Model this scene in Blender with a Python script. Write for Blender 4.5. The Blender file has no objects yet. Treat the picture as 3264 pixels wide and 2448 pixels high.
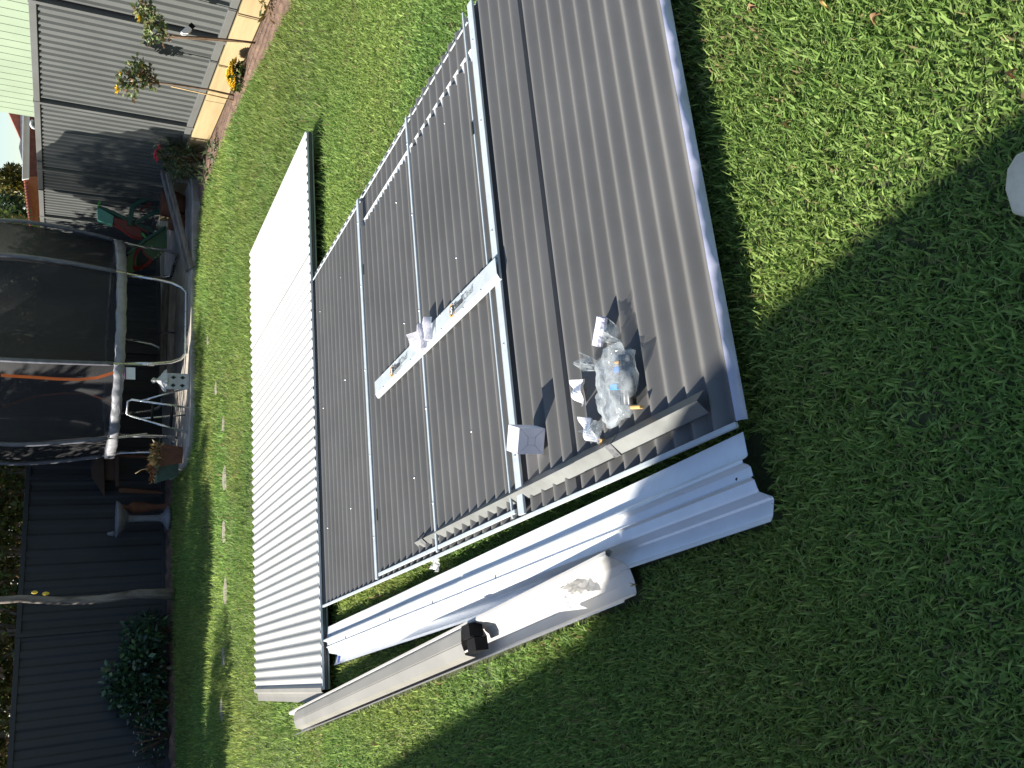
import bpy, bmesh, math, random
import numpy as np
from mathutils import Vector, Matrix
random.seed(7); RS = np.random.RandomState(11)
scene = bpy.context.scene; C = scene.collection
R = math.radians

# ------------------------------------------------------------ camera, world, sun, exposure
PITCH, ROLL, FPX, CAMH = R(27.8), R(2.6), 2730.0, 1.5
_f = Vector((0, math.cos(PITCH), -math.sin(PITCH))); _u = Vector((0, math.sin(PITCH), math.cos(PITCH))); _r = Vector((1, 0, 0))
RT = math.cos(ROLL) * _r + math.sin(ROLL) * _u; UP = -math.sin(ROLL) * _r + math.cos(ROLL) * _u; FW = _f
cd = bpy.data.cameras.new('camera'); cam = bpy.data.objects.new('camera', cd); C.objects.link(cam)
cd.sensor_fit = 'HORIZONTAL'; cd.sensor_width = 36; cd.lens = FPX / 3264 * 36; cd.clip_end = 2000; cd.clip_start = 0.05
M = Matrix((( -UP.x, RT.x, -FW.x, 0), (-UP.y, RT.y, -FW.y, 0), (-UP.z, RT.z, -FW.z, CAMH), (0, 0, 0, 1)))
cam.matrix_world = M; scene.camera = cam
SUN_EL, SUN_AZ = R(35), R(172)                      # azimuth of the sun, measured from +X towards +Y
SD = Vector((math.cos(SUN_EL) * math.cos(SUN_AZ), math.cos(SUN_EL) * math.sin(SUN_AZ), math.sin(SUN_EL)))
w = bpy.data.worlds.new('World'); scene.world = w; w.use_nodes = True
nt = w.node_tree; bg = nt.nodes['Background']; sk = nt.nodes.new('ShaderNodeTexSky'); sk.sky_type = 'NISHITA'
sk.sun_disc = False; sk.sun_elevation = SUN_EL; sk.sun_rotation = math.atan2(SD.x, SD.y)
sk.air_density = 1.0; sk.dust_density = 0.4; sk.ozone_density = 2.0
nt.links.new(sk.outputs[0], bg.inputs[0]); bg.inputs[1].default_value = 0.074
sl = bpy.data.lights.new('sun', 'SUN'); sl.energy = 5.0; sl.angle = R(0.55); sl.color = (1.0, 0.95, 0.86)
so = bpy.data.objects.new('sun', sl); C.objects.link(so); so.rotation_euler = (-SD).to_track_quat('-Z', 'Y').to_euler()
vs = scene.view_settings; vs.view_transform = 'Standard'; vs.look = 'None'; vs.gamma = 1; vs.use_curve_mapping = False
vs.exposure = 1.25
scene.render.resolution_x = 1024; scene.render.resolution_y = 768
scene.render.engine = 'CYCLES'
scene.cycles.transparent_max_bounces = 16

# ------------------------------------------------------------ helpers
def ray(px, py):
    U = 2448 - py; V = px
    return (FW * FPX + RT * (U - 1224) - UP * (V - 1632)).normalized()
CAM = Vector((0, 0, CAMH))
def G(px, py, z=0.0):                                # ground (or height z) point seen at a photo position
    d = ray(px, py); return CAM + d * ((z - CAMH) / d.z)
def AY(px, py, Y):                                   # point at depth Y
    d = ray(px, py); return CAM + d * (Y / d.y)
K = 3264 / 2212.0
def tag(o, label=None, cat=None, group=None, kind=None):
    if label: o['label'] = label
    if cat: o['category'] = cat
    if group: o['group'] = group
    if kind: o['kind'] = kind
    return o
def link(name, me, m=None, parent=None, smooth=False):
    o = bpy.data.objects.new(name, me); C.objects.link(o)
    if m is not None and not me.materials: me.materials.append(m)
    if smooth: me.polygons.foreach_set('use_smooth', [True] * len(me.polygons))
    if parent is not None:
        o.parent = parent; o.matrix_parent_inverse = Matrix.Translation(-parent.location) if parent.type == 'EMPTY' and parent.rotation_euler.to_matrix() == Matrix.Identity(3) else parent.matrix_world.inverted()
    return o
def thing(name, label, cat, loc=(0, 0, 0), group=None):
    o = bpy.data.objects.new(name, None); C.objects.link(o); o.location = loc; o.empty_display_size = 0.1
    o.matrix_world = Matrix.Translation(Vector(loc))
    return tag(o, label, cat, group)
class MB:                                            # collects shapes into one mesh
    def __init__(s): s.v = []; s.f = []; s.sm = []
    def add(s, vs, fs, sm=False):
        n = len(s.v); s.v += [tuple(p) for p in vs]; s.f += [tuple(i + n for i in q) for q in fs]; s.sm += [sm] * len(fs); return s
    def box(s, c, ax, ay, az):                       # centre and three half-axis vectors
        c, ax, ay, az = map(Vector, (c, ax, ay, az)); vs = []
        for k in (-1, 1):
            for j in (-1, 1):
                for i in (-1, 1): vs.append(c + ax * i + ay * j + az * k)
        return s.add(vs, [(0, 2, 3, 1), (4, 5, 7, 6), (0, 1, 5, 4), (2, 6, 7, 3), (0, 4, 6, 2), (1, 3, 7, 5)])
    def bar(s, a, b, wd, ht, up=(0, 0, 1)):          # rectangular bar between two points
        a, b = Vector(a), Vector(b); d = (b - a); up = Vector(up)
        x = d.cross(up).normalized(); z = x.cross(d).normalized()
        return s.box((a + b) / 2, x * wd / 2, d / 2, z * ht / 2)
    def tube(s, pts, r, n=8, cap=True):
        pts = [Vector(p) for p in pts]; rr = r if isinstance(r, (list, tuple)) else [r] * len(pts); vs = []; fs = []
        px = None
        for i, p in enumerate(pts):
            t = (pts[min(i + 1, len(pts) - 1)] - pts[max(i - 1, 0)]).normalized()
            if px is None: px = t.orthogonal().normalized()
            px = (px - t * px.dot(t)).normalized(); py = t.cross(px)
            for k in range(n):
                a = 2 * math.pi * k / n; vs.append(p + (px * math.cos(a) + py * math.sin(a)) * rr[i])
        for i in range(len(pts) - 1):
            for k in range(n): fs.append((i * n + k, i * n + (k + 1) % n, (i + 1) * n + (k + 1) % n, (i + 1) * n + k))
        s.add(vs, fs, True)
        if cap:
            m = len(s.v) - len(vs); s.f += [tuple(m + k for k in range(n))[::-1], tuple(m + (len(pts) - 1) * n + k for k in range(n))]; s.sm += [False, False]
        return s
    def lathe(s, c, prof, n=20, sx=1, sy=1):
        c = Vector(c); vs = []; fs = []
        for r, z in prof:
            for k in range(n):
                a = 2 * math.pi * k / n; vs.append(c + Vector((r * sx * math.cos(a), r * sy * math.sin(a), z)))
        for i in range(len(prof) - 1):
            for k in range(n): fs.append((i * n + k, i * n + (k + 1) % n, (i + 1) * n + (k + 1) % n, (i + 1) * n + k))
        return s.add(vs, fs, True)
    def prism(s, pts, depth):                        # polygon extruded along a vector
        pts = [Vector(p) for p in pts]; n = len(pts); depth = Vector(depth)
        s.add(pts + [p + depth for p in pts], [tuple(range(n))[::-1], tuple(range(n, 2 * n))] + [(i, (i + 1) % n, n + (i + 1) % n, n + i) for i in range(n)])
        return s
    def grid(s, nu, nv, fn, sm=True):
        vs = [fn(i / nu, j / nv) for j in range(nv + 1) for i in range(nu + 1)]
        fs = [(j * (nu + 1) + i, j * (nu + 1) + i + 1, (j + 1) * (nu + 1) + i + 1, (j + 1) * (nu + 1) + i) for j in range(nv) for i in range(nu)]
        return s.add(vs, fs, sm)
    def mesh(s, name):
        me = bpy.data.meshes.new(name); me.from_pydata(s.v, [], s.f); me.polygons.foreach_set('use_smooth', s.sm); me.update(); return me
    def build(s, name, m, parent=None, thick=0, bevel=0):
        o = link(name, s.mesh(name), m, parent)
        if thick: q = o.modifiers.new('thickness', 'SOLIDIFY'); q.thickness = thick; q.offset = -1; q.use_rim = False
        if bevel: q = o.modifiers.new('bevel', 'BEVEL'); q.width = bevel; q.segments = 2; q.limit_method = 'ANGLE'
        return o

def node(nt, t, **k):
    n = nt.nodes.new(t)
    for a, b in k.items(): setattr(n, a, b)
    return n
def mat(name, col, rough=0.6, metal=0.0, var=0.12, scale=6.0, col2=None, bump=0.0, bscale=60.0, spec=0.5, stretch=None, coat=0.0):
    m = bpy.data.materials.new(name); m.use_nodes = True; t = m.node_tree; b = t.nodes['Principled BSDF']
    b.inputs['Roughness'].default_value = rough; b.inputs['Metallic'].default_value = metal; b.inputs['Specular IOR Level'].default_value = spec
    if coat: b.inputs['Coat Weight'].default_value = coat; b.inputs['Coat Roughness'].default_value = 0.12
    tc = node(t, 'ShaderNodeTexCoord'); mp = node(t, 'ShaderNodeMapping'); t.links.new(tc.outputs['Object'], mp.inputs[0])
    if stretch: mp.inputs['Scale'].default_value = stretch
    n1 = node(t, 'ShaderNodeTexNoise'); n1.inputs['Scale'].default_value = scale; n1.inputs['Detail'].default_value = 6; n1.inputs['Roughness'].default_value = 0.62
    t.links.new(mp.outputs[0], n1.inputs['Vector'])
    r = node(t, 'ShaderNodeValToRGB'); c = Vector(col[:3]); d = Vector(col2[:3]) if col2 else c * (1 - 2 * var)
    r.color_ramp.elements[0].position = 0.33; r.color_ramp.elements[1].position = 0.67
    r.color_ramp.elements[0].color = (*d, 1); r.color_ramp.elements[1].color = (*(c if col2 else c * (1 + var)), 1)
    t.links.new(n1.outputs['Fac'], r.inputs[0]); t.links.new(r.outputs[0], b.inputs['Base Color'])
    mr = node(t, 'ShaderNodeMapRange'); mr.inputs['To Min'].default_value = max(0, rough - .1); mr.inputs['To Max'].default_value = min(1, rough + .1)
    t.links.new(n1.outputs['Fac'], mr.inputs['Value']); t.links.new(mr.outputs[0], b.inputs['Roughness'])
    if bump:
        n2 = node(t, 'ShaderNodeTexNoise'); n2.inputs['Scale'].default_value = bscale; n2.inputs['Detail'].default_value = 5
        t.links.new(mp.outputs[0], n2.inputs['Vector']); bp = node(t, 'ShaderNodeBump'); bp.inputs['Strength'].default_value = bump; bp.inputs['Distance'].default_value = 0.01
        t.links.new(n2.outputs['Fac'], bp.inputs['Height']); t.links.new(bp.outputs[0], b.inputs['Normal'])
    return m
def leafmat(name, rough=0.5, trans=0.3, spec=0.4):   # colour of each leaf or blade comes from its own attribute
    m = bpy.data.materials.new(name); m.use_nodes = True; t = m.node_tree; b = t.nodes['Principled BSDF']; out = t.nodes['Material Output']
    a = node(t, 'ShaderNodeAttribute', attribute_name='tint'); b.inputs['Roughness'].default_value = rough; b.inputs['Specular IOR Level'].default_value = spec
    t.links.new(a.outputs['Color'], b.inputs['Base Color'])
    tr = node(t, 'ShaderNodeBsdfTranslucent'); hs = node(t, 'ShaderNodeHueSaturation'); hs.inputs['Value'].default_value = 1.25; hs.inputs['Hue'].default_value = 0.49
    t.links.new(a.outputs['Color'], hs.inputs['Color']); t.links.new(hs.outputs[0], tr.inputs['Color'])
    mx = node(t, 'ShaderNodeMixShader'); mx.inputs[0].default_value = trans
    t.links.new(b.outputs[0], mx.inputs[1]); t.links.new(tr.outputs[0], mx.inputs[2]); t.links.new(mx.outputs[0], out.inputs[0])
    return m
def raw_mesh(name, V, F, tint=None, smooth=False):   # V (n,3), F (m,k) numpy, tint (n,3)
    me = bpy.data.meshes.new(name); k = F.shape[1]
    me.vertices.add(len(V)); me.vertices.foreach_set('co', V.astype(np.float32).ravel())
    me.loops.add(F.size); me.loops.foreach_set('vertex_index', F.astype(np.int32).ravel())
    me.polygons.add(len(F)); me.polygons.foreach_set('loop_start', np.arange(0, F.size, k, dtype=np.int32)); me.polygons.foreach_set('loop_total', np.full(len(F), k, dtype=np.int32))
    if tint is not None:
        at = me.attributes.new('tint', 'FLOAT_COLOR', 'POINT'); c = np.ones((len(V), 4), np.float32); c[:, :3] = tint; at.data.foreach_set('color', c.ravel())
    me.update(); me.validate()
    if smooth: me.polygons.foreach_set('use_smooth', [True] * len(me.polygons))
    return me

PAINT_G = mat('grey paint', (.158, .154, .147), .5, 0, .07, 2.2, bump=.03, bscale=250, spec=.18)
PAINT_D = mat('dark grey paint', (.06, .06, .06), .5, 0, .06, 3)
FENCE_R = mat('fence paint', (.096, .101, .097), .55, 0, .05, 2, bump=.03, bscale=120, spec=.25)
FENCE_SHADE = mat('fence paint darkened for shade', (.044, .047, .052), .6, 0, .05, 2, spec=.25)  # darker copy of the fence colour, holding the back fence's shade
FENCE_TRIM = mat('fence trim paint', (.108, .110, .105), .5, 0, .05, 2)
ZINC = mat('galvanised steel', (.75, .765, .78), .36, .3, .03, 12, bump=.05, bscale=300)
ZINC2 = mat('zinc frame', (.44, .485, .505), .5, .12, .05, 20, bump=.04, bscale=200)
OFFW = mat('off white paint', (.42, .42, .40), .45, 0, .03, 2)
BEIGE = mat('stone beige paint', (.27, .26, .235), .4, 0, .04, 4)
GUTIN = mat('gutter white inside', (.55, .53, .49), .5, 0, .03, 4)
BLACKP = mat('black plastic', (.008, .008, .009), .8, 0, .2, 20, spec=.15)
SILVER = mat('silver vinyl pad', (.28, .28, .295), .45, .0, .12, 14, bump=.35, bscale=22)
TUBE = mat('chrome tube', (.62, .64, .66), .28, .9, .08, 10)
SLEEVE = mat('grey pole sleeve', (.13, .135, .16), .55, 0, .15, 12, bump=.4, bscale=40)
TERRA = mat('terracotta', (.17, .068, .036), .8, 0, .18, 8, bump=.15, bscale=60)
CARD = mat('white card', (.72, .70, .78), .7, 0, .05, 8)
SOIL = mat('garden soil', (.20, .125, .085), .95, 0, .2, 9, col2=(.085, .05, .035), bump=1.0, bscale=40)
THATCH = mat('lawn thatch', (.075, .085, .028), .95, 0, .2, 25, col2=(.035, .05, .014), bump=.8, bscale=60)
PLINTH = mat('yellow pine sleeper', (.38, .285, .15), .75, 0, .1, 3, col2=(.28, .205, .10), bump=.12, bscale=20, stretch=(1, .2, 3))
OLDWOOD = mat('weathered timber', (.30, .27, .23), .85, 0, .2, 7, col2=(.12, .10, .085), bump=.4, bscale=25, stretch=(.4, 2, 3))
PAVE = mat('pale limestone paving', (.50, .45, .38), .85, 0, .15, 5, col2=(.30, .27, .24), bump=.2, bscale=40)
STONE = mat('stepping stone', (.28, .245, .19), .85, 0, .15, 7, bump=.2, bscale=50)
CONC = mat('pale concrete', (.82, .70, .50), .85, 0, .12, 9, bump=.2, bscale=70)
BROWNW = mat('brown stained wood', (.05, .024, .014), .7, 0, .2, 8, bump=.2, bscale=30)
ORANGEW = mat('orange stained wood', (.13, .048, .017), .7, 0, .15, 8)
CEMENT = mat('aged cement', (.20, .20, .215), .85, 0, .15, 12, bump=.2, bscale=60)
BARK = mat('tree bark', (.30, .26, .22), .9, 0, .25, 12, col2=(.09, .07, .055), bump=.8, bscale=35, stretch=(1, 1, .3))
STEM = mat('woody stem', (.13, .08, .045), .8, 0, .2, 20)
CANE = mat('bamboo cane', (.42, .29, .13), .7, 0, .15, 20)
WALLG = mat('pale green cladding', (.24, .30, .205), .6, 0, .03, 1.5)
BRICK_O = mat('orange brick', (.45, .18, .08), .85, 0, .1, 12, bump=.1, bscale=60)
TILE_R = mat('terracotta roof tile', (.34, .10, .055), .8, 0, .2, 6, bump=.3, bscale=20)
TILE_G = mat('grey roof tile', (.26, .25, .25), .8, 0, .15, 9)
WHITE = mat('white paint', (.80, .80, .80), .45, 0, .03, 4)
LEAF = leafmat('leaf', .45, .3, .4); GRASS = leafmat('grass blade', .6, .45, .22); GLOSS = leafmat('glossy leaf', .25, .12, .6)

# ------------------------------------------------------------ ground and lawn
def poly_sheet(name, pts, z, m):
    bm = bmesh.new(); f = bm.faces.new([bm.verts.new((p[0], p[1], z)) for p in pts]); bmesh.ops.triangulate(bm, faces=[f])
    me = bpy.data.meshes.new(name); bm.normal_update(); bm.to_mesh(me); bm.free(); o = link(name, me, m)
    if me.polygons and me.polygons[0].normal.z < 0: me.flip_normals()
    return o
EARTH = mat('bare earth', (.16, .13, .08), .95, 0, .2, 2, bump=.5, bscale=10)
tag(poly_sheet('ground', [(-400, -200), (400, -200), (400, 900), (-400, 900)], -0.04, EARTH), kind='structure')
LAWN = [(-9, -2.5), (3.75, -2.5), (3.2, 4.5), (2.88, 7.45), (2.72, 9.15), (2.49, 10.4), (2.27, 11.3), (2.05, 11.66), (1.2, 11.9), (0.6, 12.02), (-0.35, 11.62),
        (-0.95, 11.55), (-1.25, 11.75), (-1.38, 12.6), (-1.43, 13.21), (-2.02, 13.15), (-3.2, 12.51), (-4.28, 11.94), (-5.04, 11.45), (-7.5, 9.9), (-9, 9)]
tag(poly_sheet('lawn', LAWN, -0.012, THATCH), kind='structure')
def inpoly(P, poly):
    x, y = P[:, 0], P[:, 1]; r = np.zeros(len(P), bool); n = len(poly)
    for i in range(n):
        x0, y0 = poly[i][:2]; x1, y1 = poly[(i + 1) % n][:2]
        if y0 == y1: continue
        c = ((y0 > y) != (y1 > y)) & (x < (x1 - x0) * (y - y0) / (y1 - y0) + x0); r ^= c
    return r
def shrink(poly, k):
    c = np.mean([q[:2] for q in poly], axis=0); return [tuple(c + (np.array(q[:2]) - c) * k) for q in poly]
WA, WB, WC, WD = G(2361, 1343, .066), G(1025, 1933, .06), G(992, 900, .06), G(1977.8, -749, .066)   # corners of the big wall panel
RF = [G(x * K, y * K, .09) for x, y in ((662, 284), (540, 550), (551, 1492), (697, 1490))]; RF = [Vector((p.x, p.y, 0)) for p in RF]   # corners of the white roof sheets
STONES = [(662, 1085, .13), (688, 1238, .15), (712, 1352, .17), (716, 1525, .25), (714, 1692, .22), (719, 1885, .27), (712, 2092, .2), (707, 2262, .22)]
STONEC = [G(x, y) for x, y, r in STONES]
def strip_quad(near, far, zz, wid, ex=.0):
    a, b = G(near[0] * K, near[1] * K, zz), G(far[0] * K, far[1] * K, zz); a.z = b.z = 0; x = (a - b).normalized(); s = x.cross(Vector((0, 0, 1))); s = -s if s.x > 0 else s
    return [a + x * ex - s * .008, b - x * .01 - s * .008, b - x * .01 + s * wid, a + x * ex + s * wid]
QF = strip_quad((1618, 933), (712, 1355), .038, .222); QG = strip_quad((1300, 1202), (637, 1535), .06, .152, .08)
def noise2(P, s, seed):                              # smooth value noise on a grid
    r = np.random.RandomState(seed); T = r.rand(64, 64); q = P * s; i = np.floor(q).astype(int); f = q - i; f = f * f * (3 - 2 * f)
    g = lambda a, b: T[(i[:, 0] + a) % 64, (i[:, 1] + b) % 64]
    return (g(0, 0) * (1 - f[:, 0]) + g(1, 0) * f[:, 0]) * (1 - f[:, 1]) + (g(0, 1) * (1 - f[:, 0]) + g(1, 1) * f[:, 0]) * f[:, 1]
def grass(x0, x1, y0, y1, dens, ln, wd, tris):
    n = int((x1 - x0) * (y1 - y0) * dens); P = np.stack([RS.uniform(x0, x1, n), RS.uniform(y0, y1, n)], 1)
    k = inpoly(P, LAWN) & ~inpoly(P, shrink([WA, WB, WC, WD], .93)) & ~inpoly(P, shrink(RF, .93)) & ~inpoly(P, QF) & ~inpoly(P, QG)
    for c, (a, b, r) in zip(STONEC, STONES): k &= np.hypot((P[:, 0] - c.x) * 0.9, P[:, 1] - c.y) > r * .46
    k &= ~((np.hypot(P[:, 0] - .51, P[:, 1] - .83) < .085))
    cl = noise2(P, 2.1, 3) * .6 + noise2(P, 7.0, 4) * .4
    k &= RS.rand(n) < (.7 + .5 * cl) - .45 * (noise2(P, 1.7, 14) > .86)
    P = P[k]; cl = cl[k]; n = len(P)
    az = RS.uniform(0, 2 * math.pi, n) + (noise2(P, 3.3, 8) - .5) * 1.2; lean = np.abs(RS.normal(.80, .42, n)).clip(.05, 1.5)
    L = ln * RS.uniform(.45, 1.5, n) * (.7 + .6 * cl); W = wd * (.5 + 1.2 * RS.rand(n) ** 1.6)
    d = np.stack([np.cos(az), np.sin(az)], 1); s = np.stack([-d[:, 1], d[:, 0]], 1)
    tw = RS.uniform(-.5, .5, n)
    def pt(t, side):
        l2 = lean * (.55 + .75 * t); o = np.empty((n, 3)); h = L * t * np.sin(l2); o[:, :2] = P + d * h[:, None] + s * (side * W * (1 - t ** 2.2) * .5)[:, None]
        o[:, 2] = -.012 + L * t * np.cos(l2) + side * W * tw * .5 * (t > 0); return o
    mix = RS.rand(n)
    base = np.array([.122, .224, .044]) * (1 - mix[:, None]) + np.array([.300, .412, .120]) * mix[:, None]
    base *= (.72 + .56 * RS.rand(n))[:, None] * (.8 + .4 * noise2(P, .9, 5))[:, None]
    y = noise2(P, 1.3, 6); base[:, 0] *= 1 + .28 * (y - .4)
    dry = RS.rand(n) < .02 + .10 * (noise2(P, 2.7, 9) > .72); base[dry] = np.array([.34, .27, .13]) * RS.uniform(.6, 1.2, (dry.sum(), 1))
    if tris == 3:
        vs = [pt(0, -1), pt(0, 1), pt(.55, -1), pt(.55, 1), pt(1, 0)]; fs = [(0, 1, 2), (1, 3, 2), (2, 3, 4)]
    else:
        vs = [pt(0, -1.2), pt(0, 1.2), pt(1, 0)]; fs = [(0, 1, 2)]
    m = len(vs); V = np.stack(vs, 1).reshape(-1, 3); idx = (np.arange(n) * m)[:, None, None]
    F = (idx + np.array(fs)[None]).reshape(-1, 3); T = np.repeat(base, m, 0)
    return V, F, T
parts = [grass(-2.3, 2.4, .3, 2.7, 36000, .028, .0050, 3), grass(-3.4, 3.6, 2.7, 5.6, 19000, .031, .0058, 3), grass(-6.5, 3.4, 5.6, 9, 6500, .050, .008, 1), grass(-8.5, 3.2, 9, 13.4, 4200, .052, .011, 1),
         grass(-6, -2.3, .3, 2.7, 3000, .05, .009, 1), grass(2.4, 3.7, .3, 2.7, 3000, .05, .009, 1), grass(-8, -3.4, 2.7, 5.6, 2500, .05, .010, 1)]
off = 0; VV = []; FF = []; TT = []
for V, F, T in parts: VV.append(V); FF.append(F + off); TT.append(T); off += len(V)
tag(link('lawn_grass', raw_mesh('lawn_grass', np.concatenate(VV), np.concatenate(FF), np.concatenate(TT)), GRASS), 'short green lawn grass blades over the whole yard', 'grass', kind='stuff')
for (a, b, r), c in zip(STONES, STONEC):             # stepping stones sunk in the lawn
    mb = MB(); n = 11; ring = [(c.x + r * (.5 + .08 * random.uniform(-1, 1)) * 1.05 * math.cos(q * 2 * math.pi / n), c.y + r * (.46 + .08 * random.uniform(-1, 1)) * math.sin(q * 2 * math.pi / n)) for q in range(n)]
    mb.prism([(x, y, -.03) for x, y in ring], (0, 0, .034)); o = mb.build('stepping_stone', STONE, None, bevel=.006)
SN = ['stepping stone in the lawn nearest the trampoline front leg', 'stepping stone in the lawn below the white lantern', 'stepping stone in the lawn below the step ladder', 'stepping stone in the lawn in line with the planter pots',
      'stepping stone in the lawn below the bird bath', 'stepping stone in the lawn below the tree trunk', 'stepping stone in the lawn below the dark shrub', 'stepping stone in the lawn farthest from the trampoline']
for o, l in zip([o for o in C.objects if o.name.startswith('stepping_stone')], SN): tag(o, 'cream ' + l, 'stepping stone', 'stepping stones in a row across the lawn')
mb = MB(); mb.prism([G(px, py, .02) - Vector((0, 0, .045)) for px, py in ((3330, 450), (3235, 490), (3206, 540), (3200, 605), (3222, 680), (3330, 710))], (0, 0, .045))
tag(mb.build('concrete_paver', CONC, None, bevel=.006), 'pale concrete paver at the lawn edge nearest the camera', 'paver')

# ------------------------------------------------------------ fences
def corrugated(name, P0, P1, Q0, Q1, npitch, depth, m, parent, nrm, prof='sine', seg=10, thick=.0012):
    # ribs run P0->Q0; pitches run P0->P1
    P0, P1, Q0, Q1, nrm = map(Vector, (P0, P1, Q0, Q1, nrm)); mb = MB(); tot = int(npitch * seg)
    def h(t):
        q = (t * npitch) % 1
        if prof == 'sine': return depth / 2 * math.cos(2 * math.pi * q)
        return depth * (min(max((abs(q - .5) - .175) / .15, 0), 1) - .5)       # sharp ribs
    ts = [i / tot for i in range(tot + 1)]
    vs = [P0.lerp(P1, t) + nrm * h(t) for t in ts] + [Q0.lerp(Q1, t) + nrm * h(t) for t in ts]; n = tot + 1
    mb.add(vs, [(i, i + 1, n + i + 1, n + i) for i in range(tot)], prof == 'sine')
    return mb.build(name, m, parent, thick=thick)
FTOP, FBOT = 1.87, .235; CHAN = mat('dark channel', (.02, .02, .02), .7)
def fence(name, label, p0, p1, posts, m, trim, npm, ext=0.0, FBOT=FBOT, rd=.05, gap=0.0):
    p0, p1 = Vector((*p0, 0)), Vector((*p1, 0)); L = (p1 - p0).length; d = (p1 - p0) / L; nrm = Vector((d.y, -d.x, 0))
    if nrm.dot(-p0) < 0: nrm = -nrm
    t = thing(name, label, 'fence', p0 + d * L / 2); ss = sorted(posts)
    zz = Vector((0, 0, 1))
    for a, b in zip(ss[:-1], ss[1:]):
        A, B = p0 + d * (a + .02), p0 + d * (b - .02 - gap)
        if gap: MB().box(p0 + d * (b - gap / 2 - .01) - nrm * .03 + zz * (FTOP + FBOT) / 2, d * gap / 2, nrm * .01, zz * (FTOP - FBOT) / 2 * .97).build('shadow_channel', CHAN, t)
        corrugated('fence_sheet', A + zz * FBOT, B + zz * FBOT, A + zz * (FTOP - .02), B + zz * (FTOP - .02), max(2, round((b - a) * npm)), rd, m, t, nrm, 'trap', 16, 0)
        A, B = p0 + d * (a + .027), p0 + d * (b - .027)
        MB().bar(A + zz * (FTOP - .015), B + zz * (FTOP - .015), .062, .062).build('top_rail', trim, t, bevel=.004)
        MB().bar(A + zz * (FBOT + .01), B + zz * (FBOT + .01), .062, .07).build('bottom_rail', trim, t, bevel=.004)
    for s in ss:
        c = p0 + d * s; MB().bar(c + zz * ext, c + zz * (FTOP + .022), .052, .074, up=nrm).build('post', trim, t, bevel=.004)
    return t
RP0, RDIR = Vector((3.34 + .1364 * 5.0, 3.03)), Vector((-.1364, 1)).normalized(); CORN = Vector((2.15, 16.75))
RLEN = (CORN - RP0).length
def along(p0, d, px, py):                            # distance along a fence line where a photo column meets it
    q = ray(px, py); a = np.array([[q.x, -d.x], [q.y, -d.y]]); return float(np.linalg.solve(a, np.array([p0.x, p0.y]))[1])
rposts = [along(RP0, RDIR, x, y) for x, y in ((84, -11), (110, 316), (120, 532), (131, 684))]
rposts = [rposts[0] - 2.37 * 2, rposts[0] - 2.37] + rposts + [RLEN]
rposts = [s for s in rposts if s >= 0] + ([0] if rposts[0] < 0 else [])
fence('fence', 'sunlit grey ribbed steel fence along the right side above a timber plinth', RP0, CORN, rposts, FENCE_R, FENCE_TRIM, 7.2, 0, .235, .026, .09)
LEND = Vector((-9.4, 14.6 - .657 * 8.28)); LD = (LEND - CORN).normalized(); LL = (LEND - CORN).length
fence('fence', 'shaded dark grey steel fence across the back of the yard', CORN, LEND, [i * LL / 6 for i in range(7)], FENCE_SHADE, FENCE_SHADE, 4.2, 0, .03, .024)
print('posts', rposts)
# timber plinth: yellow sleepers end to end under the sunny fence
rn = Vector((-RDIR.y, RDIR.x, 0)); rd3 = Vector((RDIR.x, RDIR.y, 0)); r03 = Vector((RP0.x, RP0.y, 0))
pl = thing('timber_plinth', 'pale yellow pine sleepers end to end under the sunlit fence', 'plinth', r03 + rd3 * 6)
for a, b in zip([0, 2.4, 4.77, 7.14, 9.51], [2.4, 4.77, 7.14, 9.51, 11.9]):
    if a < RLEN - 2: MB().bar(r03 + rd3 * (a + .004) + rn * .035 + Vector((0, 0, .09)), r03 + rd3 * (b - .004) + rn * .035 + Vector((0, 0, .09)), .045, .21).build('sleeper', PLINTH, pl, bevel=.006)
# garden bed soil along the sunny fence and along the shaded fence
def bed(name, inner, outer, n, amp, z0):
    mb = MB()
    def fn(u, v):
        a = inner(u); b = outer(u); p = a.lerp(b, v); e = math.sin(v * math.pi)
        return Vector((p.x, p.y, z0 + amp * e * (.6 + .5 * math.sin(u * 71) * math.sin(u * 23 + v * 5) + .35 * math.sin(u * 190 + v * 17)) - .025 * (1 - e)))
    mb.grid(n, 8, fn, True); return mb.build(name, SOIL)
def polyf(pts):
    P = [Vector((*p, 0)) for p in pts]
    def f(u):
        q = u * (len(P) - 1); i = min(int(q), len(P) - 2); return P[i].lerp(P[i + 1], q - i)
    return f
tag(bed('garden_bed_right', polyf([(3.72, -2), (3.16, 4.5), (2.83, 7.5), (2.67, 9.2), (2.44, 10.4), (2.22, 11.35), (2.02, 11.75)]), lambda u: (r03 + rd3 * (u * 13.0 - 4.0) + rn * .05), 160, .03, .0), kind='structure')
tag(bed('garden_bed_back', polyf([(-1.25, 13.3), (-2.05, 13.1), (-3.2, 12.47), (-4.28, 11.9), (-5.04, 11.41), (-7.4, 9.9)]), polyf([(-1.2, 14.5), (-2.4, 13.72), (-3.6, 12.93), (-4.8, 12.14), (-6, 11.35), (-8.2, 9.9)]), 120, .05, .02), kind='structure')

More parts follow.
